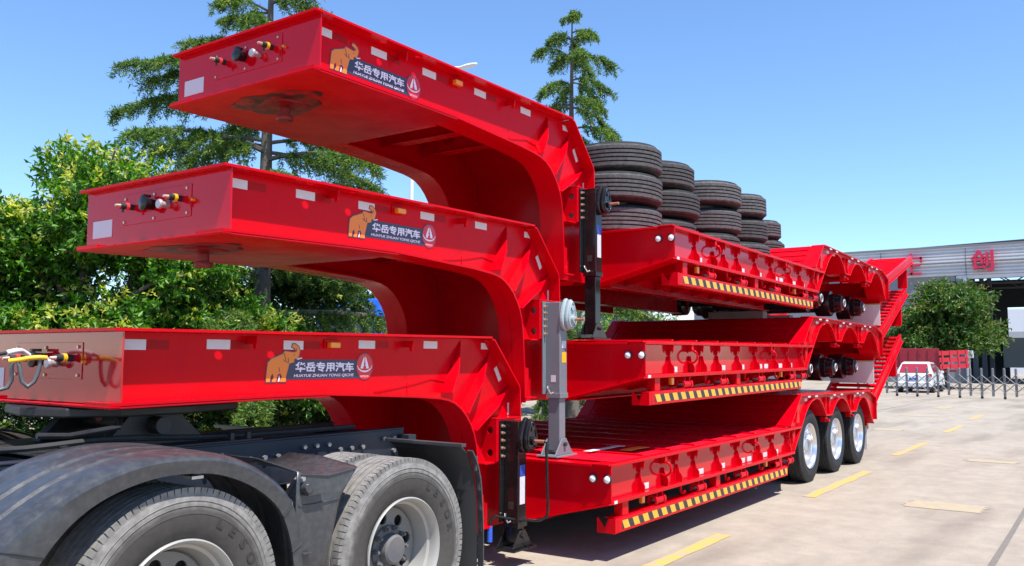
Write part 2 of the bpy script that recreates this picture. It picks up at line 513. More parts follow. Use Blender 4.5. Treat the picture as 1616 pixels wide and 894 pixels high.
# stiffener plates, three a side
STF = [((5.141, 1.352), (5.386, 1.780), 0.45), ((5.340, 1.190), (5.775, 1.700), 0.52), ((5.442, 1.060), (6.055, 1.413), 0.55)]
for s in (-1, 1):
    for (a, b, mid) in STF:
        a, b = np.array(a), np.array(b)
        d = (b - a) / np.linalg.norm(b - a); nrm = np.array([-d[1], d[0]]) * 0.006
        a2 = a + d * 0.03
        m_ = a + (b - a) * mid
        vs, ws = [], [(a2, 0), (a2, 0.114), (m_, 0.102), (b, 0.004), (b, 0)]
        for sg in (-1, 1):
            for (p, o) in ws:
                q = p + nrm * sg
                vs.append((q[0], s * (WEB_Y + o), q[1]))
        T('stiffener_plate', MB().add(vs, [(0, 1, 2, 3, 4), (9, 8, 7, 6, 5)] + [(i, (i + 1) % 5, (i + 1) % 5 + 5, i + 5) for i in range(5)]), RED)

# bracket boxes that carry the landing legs, and their gussets
for s in (-1, 1):
    fr = curve_plate([[(0.669, 0.815), (0.812, 0.815), (0.812, 1.150), (0.669, 1.150)], circ(0.75, 1.065, 0.030), circ(0.75, 0.885, 0.030)], 0.012)
    fr.v = [(5.69 + z, s * x, y) for x, y, z in fr.v]
    b = T('leg_bracket', fr, RED, bevel=0)
    bx = MB().box(5.684, 6.02, *sgn_y(s, 0.668, 0.816), 1.1505, 1.163).box(5.697, 6.02, *sgn_y(s, 0.802, 0.814), 0.815, 1.150)
    bx.box(5.56, 5.80, *sgn_y(s, 0.668, 0.80), 0.800, 0.8145)
    T('bracket_box', bx, RED, parent=b)
    T('bracket_gusset', MB().prism([(5.49, 0.8146), (5.68, 0.8146), (5.52, 1.02)], 'y', *sgn_y(s, 0.705, 0.715)), RED, parent=b)
    T('neck_gusset', MB().prism([(5.50, 0.33), (5.62, 0.33), (5.60, 0.40), (5.60, 0.56), (5.50, 0.58)], 'y', *sgn_y(s, 0.745, 0.757)), RED, parent=b)
    T('bracket_foot', MB().box(5.50, 5.66, *sgn_y(s, 0.668, 0.80), 0.300, 0.316), RED, parent=b)

# reflective tape along the gooseneck web
TW = [(2.59, 1.705), (3.128, 1.715), (3.686, 1.72), (4.34, 1.735), (5.02, 1.745)]
for s in (-1, 1):
    for (X, z) in TW:
        T('reflective_tape', MB().box(X - 0.080, X + 0.080, *sgn_y(s, WEB_Y + 0.0005, WEB_Y + 0.002), z - 0.029, z + 0.027), TAPE_W, bevel=0)
        if X < 4.5:
            T('reflective_tape', MB().box(X + 0.085, X + 0.22, *sgn_y(s, WEB_Y + 0.0005, WEB_Y + 0.002), z - 0.025, z + 0.025), TAPE_R, bevel=0)
    def rtape(p, q, wd):
        p, q = np.array(p), np.array(q); d = (q - p) / np.linalg.norm(q - p); n_ = np.array([-d[1], d[0]]) * wd
        return [tuple(p + n_), tuple(q + n_), tuple(q - n_), tuple(p - n_)]
    T('reflective_tape', MB().prism(rtape((5.66, 1.745), (5.78, 1.745), 0.025), 'y', *sgn_y(s, WEB_Y + 0.0005, WEB_Y + 0.002)), TAPE_W, bevel=0)
    T('reflective_tape', MB().prism(rtape((5.86, 1.57), (5.93, 1.46), 0.022), 'y', *sgn_y(s, WEB_Y + 0.0005, WEB_Y + 0.002)), TAPE_W, bevel=0)
    T('reflective_tape', MB().prism(rtape((6.055, 1.27), (6.055, 1.17), 0.014), 'y', *sgn_y(s, WEB_Y + 0.0005, WEB_Y + 0.002)), TAPE_W, bevel=0)
    for X in (3.33, 4.72):
        T('rope_hook', MB().prism([(0.668, 1.768), (0.765, 1.768), (0.755, 1.70), (0.735, 1.685), (0.725, 1.72), (0.668, 1.72)] if s > 0 else
                                  [(-0.668, 1.768), (-0.765, 1.768), (-0.755, 1.70), (-0.735, 1.685), (-0.725, 1.72), (-0.668, 1.72)], 'x', X - 0.006, X + 0.006), RED)
    ml = T('marker_lamp', MB().box(3.955, 4.045, *sgn_y(s, 0.680, 0.722), 1.705, 1.745), AMBER, bevel=0.008)
    T('lamp_bracket', MB().box(3.94, 4.06, *sgn_y(s, 0.6675, 0.679), 1.70, 1.762), RED, parent=ml)
    # weld bead that runs from the flange to the first stiffener
    T('weld_bead', MB().tube([(4.42, s * (WEB_Y + 0.002), 1.40), (4.80, s * (WEB_Y + 0.002), 1.445), (5.03, s * (WEB_Y + 0.002), 1.485), (5.19, s * (WEB_Y + 0.002), 1.465)], 0.005, 6), RED, bevel=0)
    T('weld_bead', MB().tube([(4.765, s * (WEB_Y + 0.002), 1.375), (4.765, s * (WEB_Y + 0.002), 1.46)], 0.004, 6), RED, bevel=0)

# couplings on the front plate (y: + is away from the photographer)
def coupling(y, z, c):
    x0 = 2.470
    o = T('air_coupling', MB().cyl((x0, y, z), (x0 - 0.035, y, z), 0.019, 14).cyl((x0 - 0.055, y, z), (x0 - 0.090, y, z), 0.020, 14), BLKM, bevel=0, smooth=40, kind='stuff')
    T('coupling_ring', MB().lathe([(0.018, x0 - 0.035), (0.025, x0 - 0.036), (0.025, x0 - 0.043), (0.019, x0 - 0.045), (0.025, x0 - 0.047), (0.025, x0 - 0.054), (0.018, x0 - 0.055)], (0, y, z), 'x', 16), c, parent=o, bevel=0, smooth=40)
    T('coupling_tip', MB().cyl((x0 - 0.090, y, z), (x0 - 0.122, y, z), 0.013, 12, 0.008), BRASS, parent=o, bevel=0, smooth=40)
    T('coupling_valve', MB().cyl((x0 - 0.07, y, z), (x0 - 0.07, y, z - 0.04), 0.008, 8), BLKM, parent=o, bevel=0, smooth=40)
coupling(0.215, 1.625, PINK)
coupling(-0.30, 1.630, YEL)
so = T('electric_socket', MB().cyl((2.470, 0.0, 1.622), (2.412, 0.0, 1.622), 0.034, 18, 0.040), BLK, bevel=0, smooth=40)
T('socket_cap', MB().lathe([(0.040, 2.412), (0.046, 2.410), (0.046, 2.398), (0.036, 2.392), (0.0, 2.390)], (0, 0.0, 1.622), 'x', 18), BLK, parent=so, bevel=0, smooth=40)
T('cap_hinge', MB().box(2.395, 2.45, -0.014, 0.014, 1.664, 1.680), BLK, parent=so)
T('brake_test_port', MB().lathe([(0.020, 2.470), (0.020, 2.42), (0.030, 2.418), (0.031, 2.408), (0.026, 2.400), (0.0, 2.398)], (0, -0.165, 1.603), 'x', 18), mat('grey_cap', (0.40, 0.40, 0.42), 0.35, metal=0.3), bevel=0, smooth=40)
T('side_marker', MB().cyl((2.4745, -0.43, 1.610), (2.452, -0.43, 1.610), 0.009, 10), AMBER, bevel=0, smooth=40)
for (y, z) in ((0.30, 1.685), (-0.02, 1.687), (-0.36, 1.69), (-0.365, 1.537), (-0.02, 1.535), (0.31, 1.535)):
    T('cover_bolt', MB().cyl((2.470, y, z), (2.462, y, z), 0.009, 6), BRASS, bevel=0)
T('identity_plate', MB().box(2.4715, 2.4747, 0.46, 0.69, 1.455, 1.570), mat('pale_plate', (0.62, 0.56, 0.60), 0.4, var=0.05), bevel=0)

# ------------------------------------------------------------------ deck
for s in (-1, 1):
    fp = [(s * 0.0, 0.27), (s * 0.70, 0.27), (s * 1.556, 0.49), (s * 1.556, 0.786), (s * 0.0, 0.786)]
    T('deck_front_plate', MB().prism(fp, 'x', 6.245, 6.257), RED)
    fs = MB()
    a, b = (0.60, 0.243), (1.556, 0.487)
    fs.prism([(s * a[0], a[1]), (s * b[0], b[1]), (s * b[0], b[1] - 0.014), (s * a[0], a[1] - 0.014)], 'x', 6.21, 6.42)
    T('deck_front_flange', fs, RED)
    # edge rail: web and its two lips
    T('edge_web', MB().box(6.257, 11.10, *sgn_y(s, 1.486, 1.494), 0.505, 0.770), REDG)
    T('edge_bottom_rail', MB().box(6.258, 11.11, *sgn_y(s, 1.40, 1.558), 0.470, 0.504), RED)
    T('edge_top_rail', MB().box(6.258, 11.43, *sgn_y(s, 1.40, 1.558), 0.7705, 0.799), RED)
    # front lamps on the deck face
    for y in (1.394, 1.526):
        l = T('front_lamp', MB().lathe([(0.0, 6.208), (0.015, 6.210), (0.026, 6.216), (0.030, 6.224)], (0, s * y, 0.675), 'x', 24), LENS, bevel=0, smooth=60)
        T('lamp_ring', MB().lathe([(0.030, 6.223), (0.037, 6.228), (0.038, 6.244)], (0, s * y, 0.675), 'x', 24), BLKM, parent=l, bevel=0, smooth=40)
    T('reflective_tape', MB().box(6.29, 6.345, *sgn_y(s, 1.5581, 1.5595), 0.475, 0.50), TAPE_W, bevel=0)
BAYS = [6.85, 7.57, 8.02, 8.60, 9.18, 9.76, 10.33, 10.92]
LOW = [6.85, 7.33, 7.64, 8.04, 8.64, 9.22, 9.90, 10.40, 10.96]
for s in (-1, 1):
    gp_u = [(s * 1.495, 0.770), (s * 1.554, 0.770), (s * 1.550, 0.715), (s * 1.535, 0.690), (s * 1.530, 0.712), (s * 1.522, 0.712), (s * 1.515, 0.675), (s * 1.495, 0.665)]
    gp_l = [(s * 1.495, 0.505), (s * 1.556, 0.505), (s * 1.556, 0.555), (s * 1.545, 0.578), (s * 1.530, 0.592), (s * 1.522, 0.625), (s * 1.517, 0.66), (s * 1.495, 0.665)]
    for X in BAYS:
        T('deck_gusset', MB().prism(gp_u, 'x', X - 0.005, X + 0.005), RED, bevel=0)
    for X in LOW:
        T('lashing_plate', MB().prism(gp_l, 'x', X - 0.007, X + 0.007), RED, bevel=0)
    for X in (6.98, 8.22, 8.80, 9.40, 9.62, 10.15, 10.56):
        T('reflective_tape', MB().box(X - 0.07, X + 0.07, *sgn_y(s, 1.4945, 1.496), 0.512, 0.565), TAPE_W, bevel=0)
    for X in (7.30, 9.68):
        rg = MB().torus((X, s * 1.535, 0.660), 0.062, 0.011, 'x', 22, 8)
        T('tie_ring', rg, RED, bevel=0, smooth=60)
        T('ring_lug', MB().box(X - 0.022, X + 0.022, *sgn_y(s, 1.496, 1.55), 0.705, 0.769), RED)
    # tubes that hang below the edge for the side extensions
    for X in (7.20, 8.14, 9.32, 10.49, 10.98):
        t = T('lashing_tube', MB().lathe([(0.034, X - 0.11), (0.050, X - 0.11), (0.050, X - 0.08), (0.043, X - 0.08), (0.043, X + 0.06), (0.050, X + 0.06), (0.050, X + 0.09), (0.034, X + 0.09)], (0, s * 1.505, 0.395), 'x', 18, True), RED, bevel=0, smooth=35)
        for q in (-0.069, 0.041):
            T('tube_hanger', MB().box(X + q - 0.006, X + q + 0.006, *sgn_y(s, 1.47, 1.54), 0.41, 0.470), RED, parent=t)
        T('tube_pin', MB().cyl((X + 0.0, s * 1.505, 0.38), (X + 0.0, s * 1.505, 0.315), 0.010, 8), RED, parent=t, bevel=0)
    for X in (7.72, 8.86, 9.92, 10.62):
        T('rope_hook', MB().tube([(X, s * 1.50, 0.470), (X, s * 1.50, 0.41), (X, s * 1.515, 0.388), (X, s * 1.535, 0.392), (X, s * 1.542, 0.415)], 0.013, 8), RED, bevel=0, smooth=60)
    for X in (6.93, 10.18):
        T('side_marker', MB().box(X - 0.028, X + 0.028, *sgn_y(s, 1.47, 1.505), 0.395, 0.465), AMBER, bevel=0.006)
# main beams, outriggers, floor boards
for s in (-1, 1):
    mbm = MB().box(6.258, 11.3, *sgn_y(s, 0.684, 0.696), 0.262, 0.769).box(6.43, 11.3, *sgn_y(s, 0.60, 0.78), 0.246, 0.2615)
    T('main_beam', mbm, RED)
    for X in BAYS:
        T('outrigger', MB().prism([(s * 0.697, 0.30), (s * 1.395, 0.44), (s * 1.395, 0.469), (s * 1.499, 0.5045), (s * 1.499, 0.7695), (s * 0.697, 0.7695)], 'x', X - 0.008 + 0.03, X + 0.008 + 0.03), RED, bevel=0)
for X in BAYS:
    T('floor_joist', MB().box(X - 0.008, X + 0.008, -0.683, 0.683, 0.50, 0.7695), RED, bevel=0)
T('deck_floor', MB().box(6.20, 10.96, -1.399, 1.399, 0.770, 0.792).box(6.20, 6.257, -1.558, -1.40, 0.786, 0.799).box(6.20, 6.257, 1.40, 1.558, 0.786, 0.799), RED)
nb = 8
for i in range(nb):
    x0 = 6.36 + i * (10.92 - 6.36) / nb
    x1 = 6.36 + (i + 1) * (10.92 - 6.36) / nb - 0.022
    T('deck_board', MB().box(x0, x1, -1.52, 1.52, 0.7995, 0.806), REDD, bevel=0)
    T('deck_rib', MB().box(x1 - 0.03, x1 + 0.012, -1.52, 1.52, 0.8065, 0.822), RED, bevel=0.003)

# ------------------------------------------------------------------ raised axle deck with wheel arches
FEN_TOP = [(10.95, 0.800), (11.43, 1.185), (11.46, 1.192), (13.4, 1.172), (15.24, 1.152), (15.71, 1.030), (15.725, 0.66), (15.52, 0.60)]
def arch(xc, zt, xl, zl, xr, zr, n=10):
    L = [(xc - (xc - xl) * (1 - t), zl + (zt - zl) * (1 - (1 - t) ** 2.1)) for t in np.linspace(0, 1, n)]
    Rr = [(xc + (xr - xc) * t, zr + (zt - zr) * (1 - t ** 2.1)) for t in np.linspace(0, 1, n)][1:]
    return L + Rr
UNDER = [(11.11, 0.504), (11.45, 0.800), (11.64, 0.955)] + arch(12.14, 1.125, 11.72, 1.01, 12.60, 0.870)[1:] + \
    arch(13.45, 1.092, 12.92, 0.868, 13.96, 0.862) + arch(14.80, 1.062, 14.33, 0.858, 15.30, 0.74) + [(15.40, 0.66), (15.52, 0.60)]
for s in (-1, 1):
    side = [(10.95, 0.800), (11.43, 1.178), (11.46, 1.1845), (15.24, 1.145), (15.70, 1.024), (15.715, 0.665)] + UNDER[::-1]
    T('fender_side', MB().prism(side, 'y', *sgn_y(s, 1.500, 1.510)), RED, bevel=0)
    T('fender_rim', MB().strip(UNDER, *sgn_y(s, 1.24, 1.556), 0.014), RED, smooth=25, bevel=0)
    T('fender_edge', MB().strip([(10.98, 0.815), (11.43, 1.1785), (11.46, 1.186), (15.24, 1.146), (15.71, 1.024), (15.716, 0.66)], *sgn_y(s, 1.38, 1.558), 0.016), RED, bevel=0.003)
    # flat band on the slope edge
    for X in (12.74, 14.14):
        T('arch_gusset', MB().prism([(s * 1.511, 1.13), (s * 1.550, 1.13), (s * 1.532, 1.0), (s * 1.545, 0.90), (s * 1.511, 0.885)], 'x', X - 0.10, X - 0.09), RED, bevel=0)
        T('arch_gusset', MB().prism([(s * 1.511, 1.13), (s * 1.550, 1.13), (s * 1.532, 1.0), (s * 1.545, 0.90), (s * 1.511, 0.885)], 'x', X + 0.09, X + 0.10), RED, bevel=0)
        lt = T('lashing_lug', MB().box(X - 0.06, X + 0.06, *sgn_y(s, 1.44, 1.52), 0.78, 0.855), RED, bevel=0.012)
        T('lug_pin', MB().cyl((X, s * 1.44, 0.80), (X, s * 1.56, 0.80), 0.02, 10), RED, parent=lt, bevel=0)
    T('lashing_plate', MB().prism([(11.27, 0.845), (11.40, 0.845), (11.40, 0.93), (11.36, 0.97), (11.32, 1.05), (11.31, 0.95)], 'y', *sgn_y(s, 1.511, 1.535)), RED, bevel=0)
    T('lashing_plate', MB().prism([(11.10, 0.60), (11.20, 0.68), (11.19, 0.75), (11.10, 0.76)], 'y', *sgn_y(s, 1.511, 1.535)), RED, bevel=0)
    T('arch_gusset', MB().prism([(s * 1.511, 0.77), (s * 1.552, 0.77), (s * 1.511, 0.62)], 'x', 11.13, 11.14), RED, bevel=0)
    for X in (11.78, 12.12, 13.05, 13.45, 14.42, 14.78):
        zt = 1.175 - (X - 11.46) * 0.0105
        T('reflective_tape', MB().box(X - 0.06, X + 0.06, *sgn_y(s, 1.5585, 1.560), zt - 0.015, zt + 0.006).box(X - 0.06, X + 0.06, *sgn_y(s, 1.5105, 1.512), zt - 0.065, zt - 0.03), TAPE_W, bevel=0)
T('axle_deck', MB().strip([(10.965, 0.797), (11.43, 1.172), (11.46, 1.178), (15.24, 1.138), (15.68, 1.018)], -1.379, 1.379, 0.012), RED)
for i in range(4):
    t0 = 0.10 + 0.235 * i
    x = 10.965 + 0.465 * t0; z = 0.797 + 0.375 * t0
    x2 = x + 0.465 * 0.15; z2 = z + 0.375 * 0.15
    T('slope_tread', MB().strip([(x, z + 0.0125), (x2, z2 + 0.0125)], -1.35, 1.35, 0.012), RED, bevel=0.002)
for s in (-1, 1):
    T('axle_beam_frame', MB().prism([(11.30, 0.27), (11.36, 0.62), (11.75, 0.80), (15.6, 0.78), (15.6, 1.13), (11.5, 1.165), (11.30, 1.02)], 'y', *sgn_y(s, 0.50, 0.52)), RED, bevel=0)
for X in (12.76, 14.15):
    T('arch_crossbar', MB().cyl((X, -1.5, 0.92), (X, 1.5, 0.92), 0.035, 10), RED, bevel=0, smooth=40)
T('rear_beam', MB().box(15.58, 15.70, -1.499, 1.499, 0.62, 0.985), RED, bevel=0.01)
T('tail_plate', MB().box(15.45, 15.575, -1.45, 1.45, 0.50, 0.70), RED)
for s in (-1, 1):
    tl = T('tail_lamp', MB().box(15.701, 15.74, *sgn_y(s, 1.05, 1.40), 0.70, 0.82), mat('tail_lens', (0.45, 0.01, 0.01), 0.2, coat=0.5), bevel=0.01)
    fl = T('mud_flap', MB().box(15.40, 15.412, *sgn_y(s, 0.72, 1.46), 0.17, 0.55), FLAP, bevel=0.004)
    T('flap_bar', MB().box(15.39, 15.42, *sgn_y(s, 0.70, 1.47), 0.551, 0.566), mat('flap_bar_paint', (0.35, 0.42, 0.10), 0.5), parent=fl)

# axles
AX = [12.10, 13.45, 14.79]
for X in AX:
    ax = T('axle', MB().cyl((X, -1.22, 0.47), (X, 1.22, 0.47), 0.075, 14), BLKM, bevel=0, smooth=40)
    for s in (-1, 1):
        T('brake_drum', MB().lathe([(0.10, s * 0.86), (0.21, s * 0.88), (0.215, s * 1.10), (0.205, s * 1.115), (0.16, s * 1.12), (0.16, s * 1.18), (0.135, s * 1.19), (0.12, s * 1.29), (0.10, s * 1.30)], (X, 0, 0.47), 'y', 28), BLK, parent=ax, bevel=0, smooth=35)
        T('hub_cap', MB().lathe([(0.0, s * 1.325), (0.045, s * 1.323), (0.045, s * 1.32), (0.078, s * 1.318), (0.088, s * 1.30)], (X, 0, 0.47), 'y', 24), BLKM, parent=ax, bevel=0, smooth=35)
        T('hub_ring', MB().torus((X, s * 1.322, 0.47), 0.056, 0.007, 'y', 24, 6), STICK, parent=ax, bevel=0, smooth=60)
        st = MB()
        for k in range(10):
            a = 2 * math.pi * k / 10
            st.cyl((X + 0.145 * math.cos(a), s * 1.18, 0.47 + 0.145 * math.sin(a)), (X + 0.145 * math.cos(a), s * 1.25, 0.47 + 0.145 * math.sin(a)), 0.013, 6)
        T('wheel_stud', st, BLKM, parent=ax, bevel=0, kind='stuff')
    for s in (-1, 1):
        T('leaf_spring', MB().strip([(X - 0.5, 0.62), (X - 0.25, 0.575), (X, 0.555), (X + 0.25, 0.575), (X + 0.5, 0.62)], *sgn_y(s, 0.55, 0.64), 0.05), BLKM, parent=ax, bevel=0)

# ------------------------------------------------------------------ side guards with hazard tape
for s in (-1, 1):
    g = MB()
    # channel whose end is turned and notched
    g.box(6.36, 10.80, *sgn_y(s, 1.546, 1.556), 0.235, 0.350)
    g.box(6.36, 10.80, *sgn_y(s, 1.43, 1.5455), 0.3445, 0.353)
    g.box(6.36, 10.80, *sgn_y(s, 1.43, 1.5455), 0.232, 0.2405)
    gd = T('side_guard', g, RED, bevel=0.006)
    e = [(s * 1.556, 0.232), (s * 1.556, 0.352), (s * 1.49, 0.352), (s * 1.455, 0.275), (s * 1.40, 0.352), (s * 1.385, 0.352), (s * 1.385, 0.232)]
    cap = MB().prism(e, 'x', 6.31, 6.318)
    T('guard_end', cap, RED, parent=gd, bevel=0.002)
    T('guard_corner', MB().box(6.3185, 6.3595, *sgn_y(s, 1.546, 1.556), 0.234, 0.351).box(6.3185, 6.3595, *sgn_y(s, 1.43, 1.5455), 0.232, 0.2405), RED, parent=gd, bevel=0.004)
    T('hazard_tape', MB().box(6.43, 10.77, *sgn_y(s, 1.5562, 1.5575), 0.258, 0.326), STRIPE, parent=gd, bevel=0)
    for X in (6.53, 8.58, 10.6):
        T('guard_post', MB().box(X - 0.055, X + 0.055, *sgn_y(s, 1.455, 1.535), 0.354, 0.4695), RED, parent=gd, bevel=0.004)
    for X in (6.95, 8.02, 8.62, 9.3, 10.2):
        T('guard_clamp', MB().box(X - 0.12, X + 0.12, *sgn_y(s, 1.50, 1.5555), 0.3535, 0.358), RED, parent=gd, bevel=0)

# ------------------------------------------------------------------ copies for the two trailers carried on top
def place(o, dx, dz, deg):
    a = R(deg)
    o.location = (7 + dx + math.sin(a), YC, 1 - math.cos(a) + dz)
    o.rotation_euler = (0, -a, 0)
tr2 = copy_tree(tr1)
place(tr2, 0.6277, 1.0147, 0.534)
tr2['label'] = 'red low-bed trailer in the middle of the stack, with grey landing leg'
tr3 = copy_tree(tr1)
place(tr3, 1.2716, 2.1245, 0.029)
tr3['label'] = 'red low-bed trailer on top of the stack, tyres piled on its deck'

for ch in tr1.children:
    if ch.name.startswith(('front_plate', 'front_cover_plate')):
        ch.data = ch.data.copy(); ch.data.materials[0] = REDM
# ramps: a hinged ladder each side, steeper on the lower trailers
def ramp(root, deg, s, full):
    hx, hz, L = 15.83, 1.0, 2.72
    a = R(deg); ca, sa = math.cos(a), math.sin(a)
    def pt(u, w):
        return (hx + u * ca - w * sa, hz + u * sa + w * ca)
    y0, y1 = 0.66, 1.50
    r = MB()
    for (ya, yb) in ((y0, y0 + 0.05), (y1 - 0.05, y1)):
        r.prism([pt(0, -0.06), pt(L, -0.06), pt(L, 0.075), pt(0, 0.075)], 'y', *sgn_y(s, ya, yb))
        r.prism([pt(0, -0.075), pt(L, -0.075), pt(L, -0.0605), pt(0, -0.0605)], 'y', *sgn_y(s, ya - 0.03, yb + 0.03))
    o = T('loading_ramp', r, RED, root=root)
    n = 14
    for i in range(n):
        u = 0.08 + (L - 0.16) * i / (n - 1)
        m_ = MB().prism([pt(u - 0.042, 0.010), pt(u + 0.042, 0.010), pt(u + 0.042, 0.040), pt(u, 0.056), pt(u - 0.042, 0.040)], 'y', *sgn_y(s, y0 + 0.0505, y1 - 0.0505))
        T('rung', m_, RED, parent=o, bevel=0.003)
    # prop under the ramp
    u0 = L * 0.80
    q0, q1 = pt(u0 - 0.05, -0.078), pt(u0 + 0.03, -0.078)
    for (ya, yb) in ((y1 - 0.20, y1 - 0.02),):
        q = [q0, q1, (q1[0] - 0.02, q1[1] - 0.44), (q0[0] - 0.02, q0[1] - 0.44)]
        T('ramp_prop', MB().prism(q, 'y', *sgn_y(s, ya, yb)), RED, parent=o)
    T('ramp_hinge', MB().cyl((hx, s * 0.62, hz - 0.09), (hx, s * 1.54, hz - 0.09), 0.035, 12), RED, parent=o, bevel=0, smooth=40)
    if full:
        T('ramp_spring', MB().cyl((hx - 0.05, s * 0.62, hz - 0.17), (hx - 0.05, s * 1.5, hz - 0.17), 0.05, 14), BLKM, parent=o, bevel=0, smooth=40)
for root, deg in ((tr1, 24.0), (tr2, 20.5), (tr3, 14.5)):
    for s in (-1, 1):
        ramp(root, deg, s, True)

# ------------------------------------------------------------------ landing legs
def leg(root, s, body, gear, foot_z, crank, stickers, label):
    xa, xb = 5.765, 5.885
    o = T('landing_leg', MB().box(xa, xb, *sgn_y(s, 0.832, 0.972), 0.32, 1.140), body, root=root, bevel=0.006, label=label)
    # mounting plate with bolts
    T('mounting_plate', MB().box(5.715, 5.93, *sgn_y(s, 0.818, 0.8315), 0.335, 1.145), body, parent=o)
    for z in (1.10, 1.045, 0.985, 0.925, 0.86):
        T('mounting_bolt', MB().lathe([(0.014, s * 0.832), (0.014, s * 0.842), (0.009, s * 0.8425), (0.009, s * 0.862), (0.0, s * 0.8625)], (5.735, 0, z), 'y', 8), BRASS, parent=o, bevel=0)
    T('leg_collar', MB().box(xa - 0.006, xb + 0.006, *sgn_y(s, 0.834, 0.978), 0.300, 0.345), body, parent=o)
    T('inner_leg', MB().box(xa + 0.012, xb - 0.012, *sgn_y(s, 0.842, 0.960), foot_z + 0.05, 0.2995), body, parent=o, bevel=0.005)
    # gearbox: a rounded egg-shaped case on the outer face
    eg = []
    for k in range(28):
        a = 2 * math.pi * k / 28
        rr = 0.088
        zz = math.sin(a) * 0.132
        wv = 0.074 - 0.030 * math.sin(a)
        eg.append((5.845 + wv * math.cos(a), 1.030 + zz))
    eg2 = [(5.845 + (p[0] - 5.845) * 0.82, 1.030 + (p[1] - 1.030) * 0.84) for p in eg]
    eg1 = [(5.838 + (p[0] - 5.845) * 1.12, 1.030 + (p[1] - 1.030) * 1.08) for p in eg]
    gb = T('gearbox', MB().prism(eg1, 'y', *sgn_y(s, 0.973, 1.012)), gear, parent=o, bevel=0.012)
    T('gearbox_cover', MB().prism(eg, 'y', *sgn_y(s, 1.0125, 1.052)), gear, parent=o, bevel=0.014)
    T('gearbox_rim', MB().tube([(5.845 + (0.058 - 0.024 * math.sin(a)) * math.cos(a), s * 1.052, 1.030 + 0.108 * math.sin(a)) for a in np.linspace(0, 2 * math.pi, 30)], 0.010, 6), gear, parent=o, bevel=0, smooth=60)
    T('gear_boss', MB().cyl((5.85, s * 1.050, 0.985), (5.85, s * 1.078, 0.985), 0.034, 16), gear, parent=o, bevel=0, smooth=40)
    T('gear_boss', MB().cyl((5.842, s * 1.050, 1.085), (5.842, s * 1.066, 1.085), 0.022, 14), gear, parent=o, bevel=0, smooth=40)
    T('crank_shaft', MB().cyl((5.85, s * 1.06, 0.985), (5.85, s * 1.17, 0.985), 0.013, 10), RUST, parent=o, bevel=0, smooth=40)
    # foot
    T('leg_foot', MB().box(5.66, 5.99, *sgn_y(s, 0.79, 1.01), foot_z, foot_z + 0.014), body, parent=o)
    br = MB()
    for y in (0.822, 0.966):
        br.prism([(5.68, foot_z + 0.0145), (5.97, foot_z + 0.0145), (5.86, foot_z + 0.155), (5.79, foot_z + 0.155)], 'y', *sgn_y(s, y, y + 0.012))
    T('foot_bracket', br, body, parent=o)
    T('foot_pin', MB().cyl((5.825, s * 0.80, foot_z + 0.105), (5.825, s * 1.0, foot_z + 0.105), 0.018, 12), BLKM, parent=o, bevel=0, smooth=40)
    T('catch', MB().tube([(xa - 0.004, s * 0.85, 0.40), (xa - 0.03, s * 0.87, 0.38), (xa - 0.035, s * 0.90, 0.34), (xa - 0.02, s * 0.92, 0.35)], 0.008, 6), STEEL, parent=o, bevel=0, smooth=40)
    yy = sgn_y(s, 0.9722, 0.9735)
    if stickers == 'blue':
        T('sticker', MB().box(5.79, 5.862, *yy, 0.70, 0.79), mat('blue_sticker', (0.03, 0.07, 0.36), 0.4, var=0.3, scale=40), parent=o, bevel=0)
        T('sticker', MB().box(5.79, 5.862, *yy, 0.48, 0.698), STICK, parent=o, bevel=0)
    else:
        T('sticker', MB().box(5.80, 5.865, *yy, 0.735, 0.80), STICK, parent=o, bevel=0)
        T('sticker', MB().box(5.80, 5.87, *yy, 0.61, 0.70), mat('yellow_sticker', (0.85, 0.42, 0.02), 0.4, var=0.2, scale=40), parent=o, bevel=0)
    T('rating_plate', MB().box(xa - 0.0015, xa - 0.0002, *sgn_y(s, 0.88, 0.93), 0.44, 0.50), STICK if stickers != 'blue' else BLKM, parent=o, bevel=0)
    if crank:
        y = s * 1.19
        T('crank_handle', MB().tube([(5.85, s * 1.14, 0.985), (5.85, y, 0.985), (5.85, y - s * 0.004, 0.93), (5.87, y, 0.45), (5.87, y - s * 0.01, 0.40), (5.85, y - s * 0.06, 0.365),
                                     (5.78, s * 0.95, 0.36), (5.68, s * 0.82, 0.39), (5.645, s * 0.79, 0.37), (5.645, s * 0.785, 0.30)], 0.012, 8), BLK, parent=o, bevel=0, smooth=60)
        T('crank_grip', MB().cyl((5.645, s * 0.785, 0.31), (5.645, s * 0.785, 0.19), 0.022, 12), BLUE, parent=o, bevel=0, smooth=40)
    else:
        pass
for s in (-1, 1):
    leg(tr1, s, BLK, BLK, 0.125, s < 0, 'blue', 'retracted black landing leg with crank handle')
    leg(tr2, s, GREY, GREYL, -0.200, False, 'yellow', 'extended grey landing leg standing on the deck')
    leg(tr3, s, BLK, BLK, -0.295, False, 'blue', 'extended black landing leg')

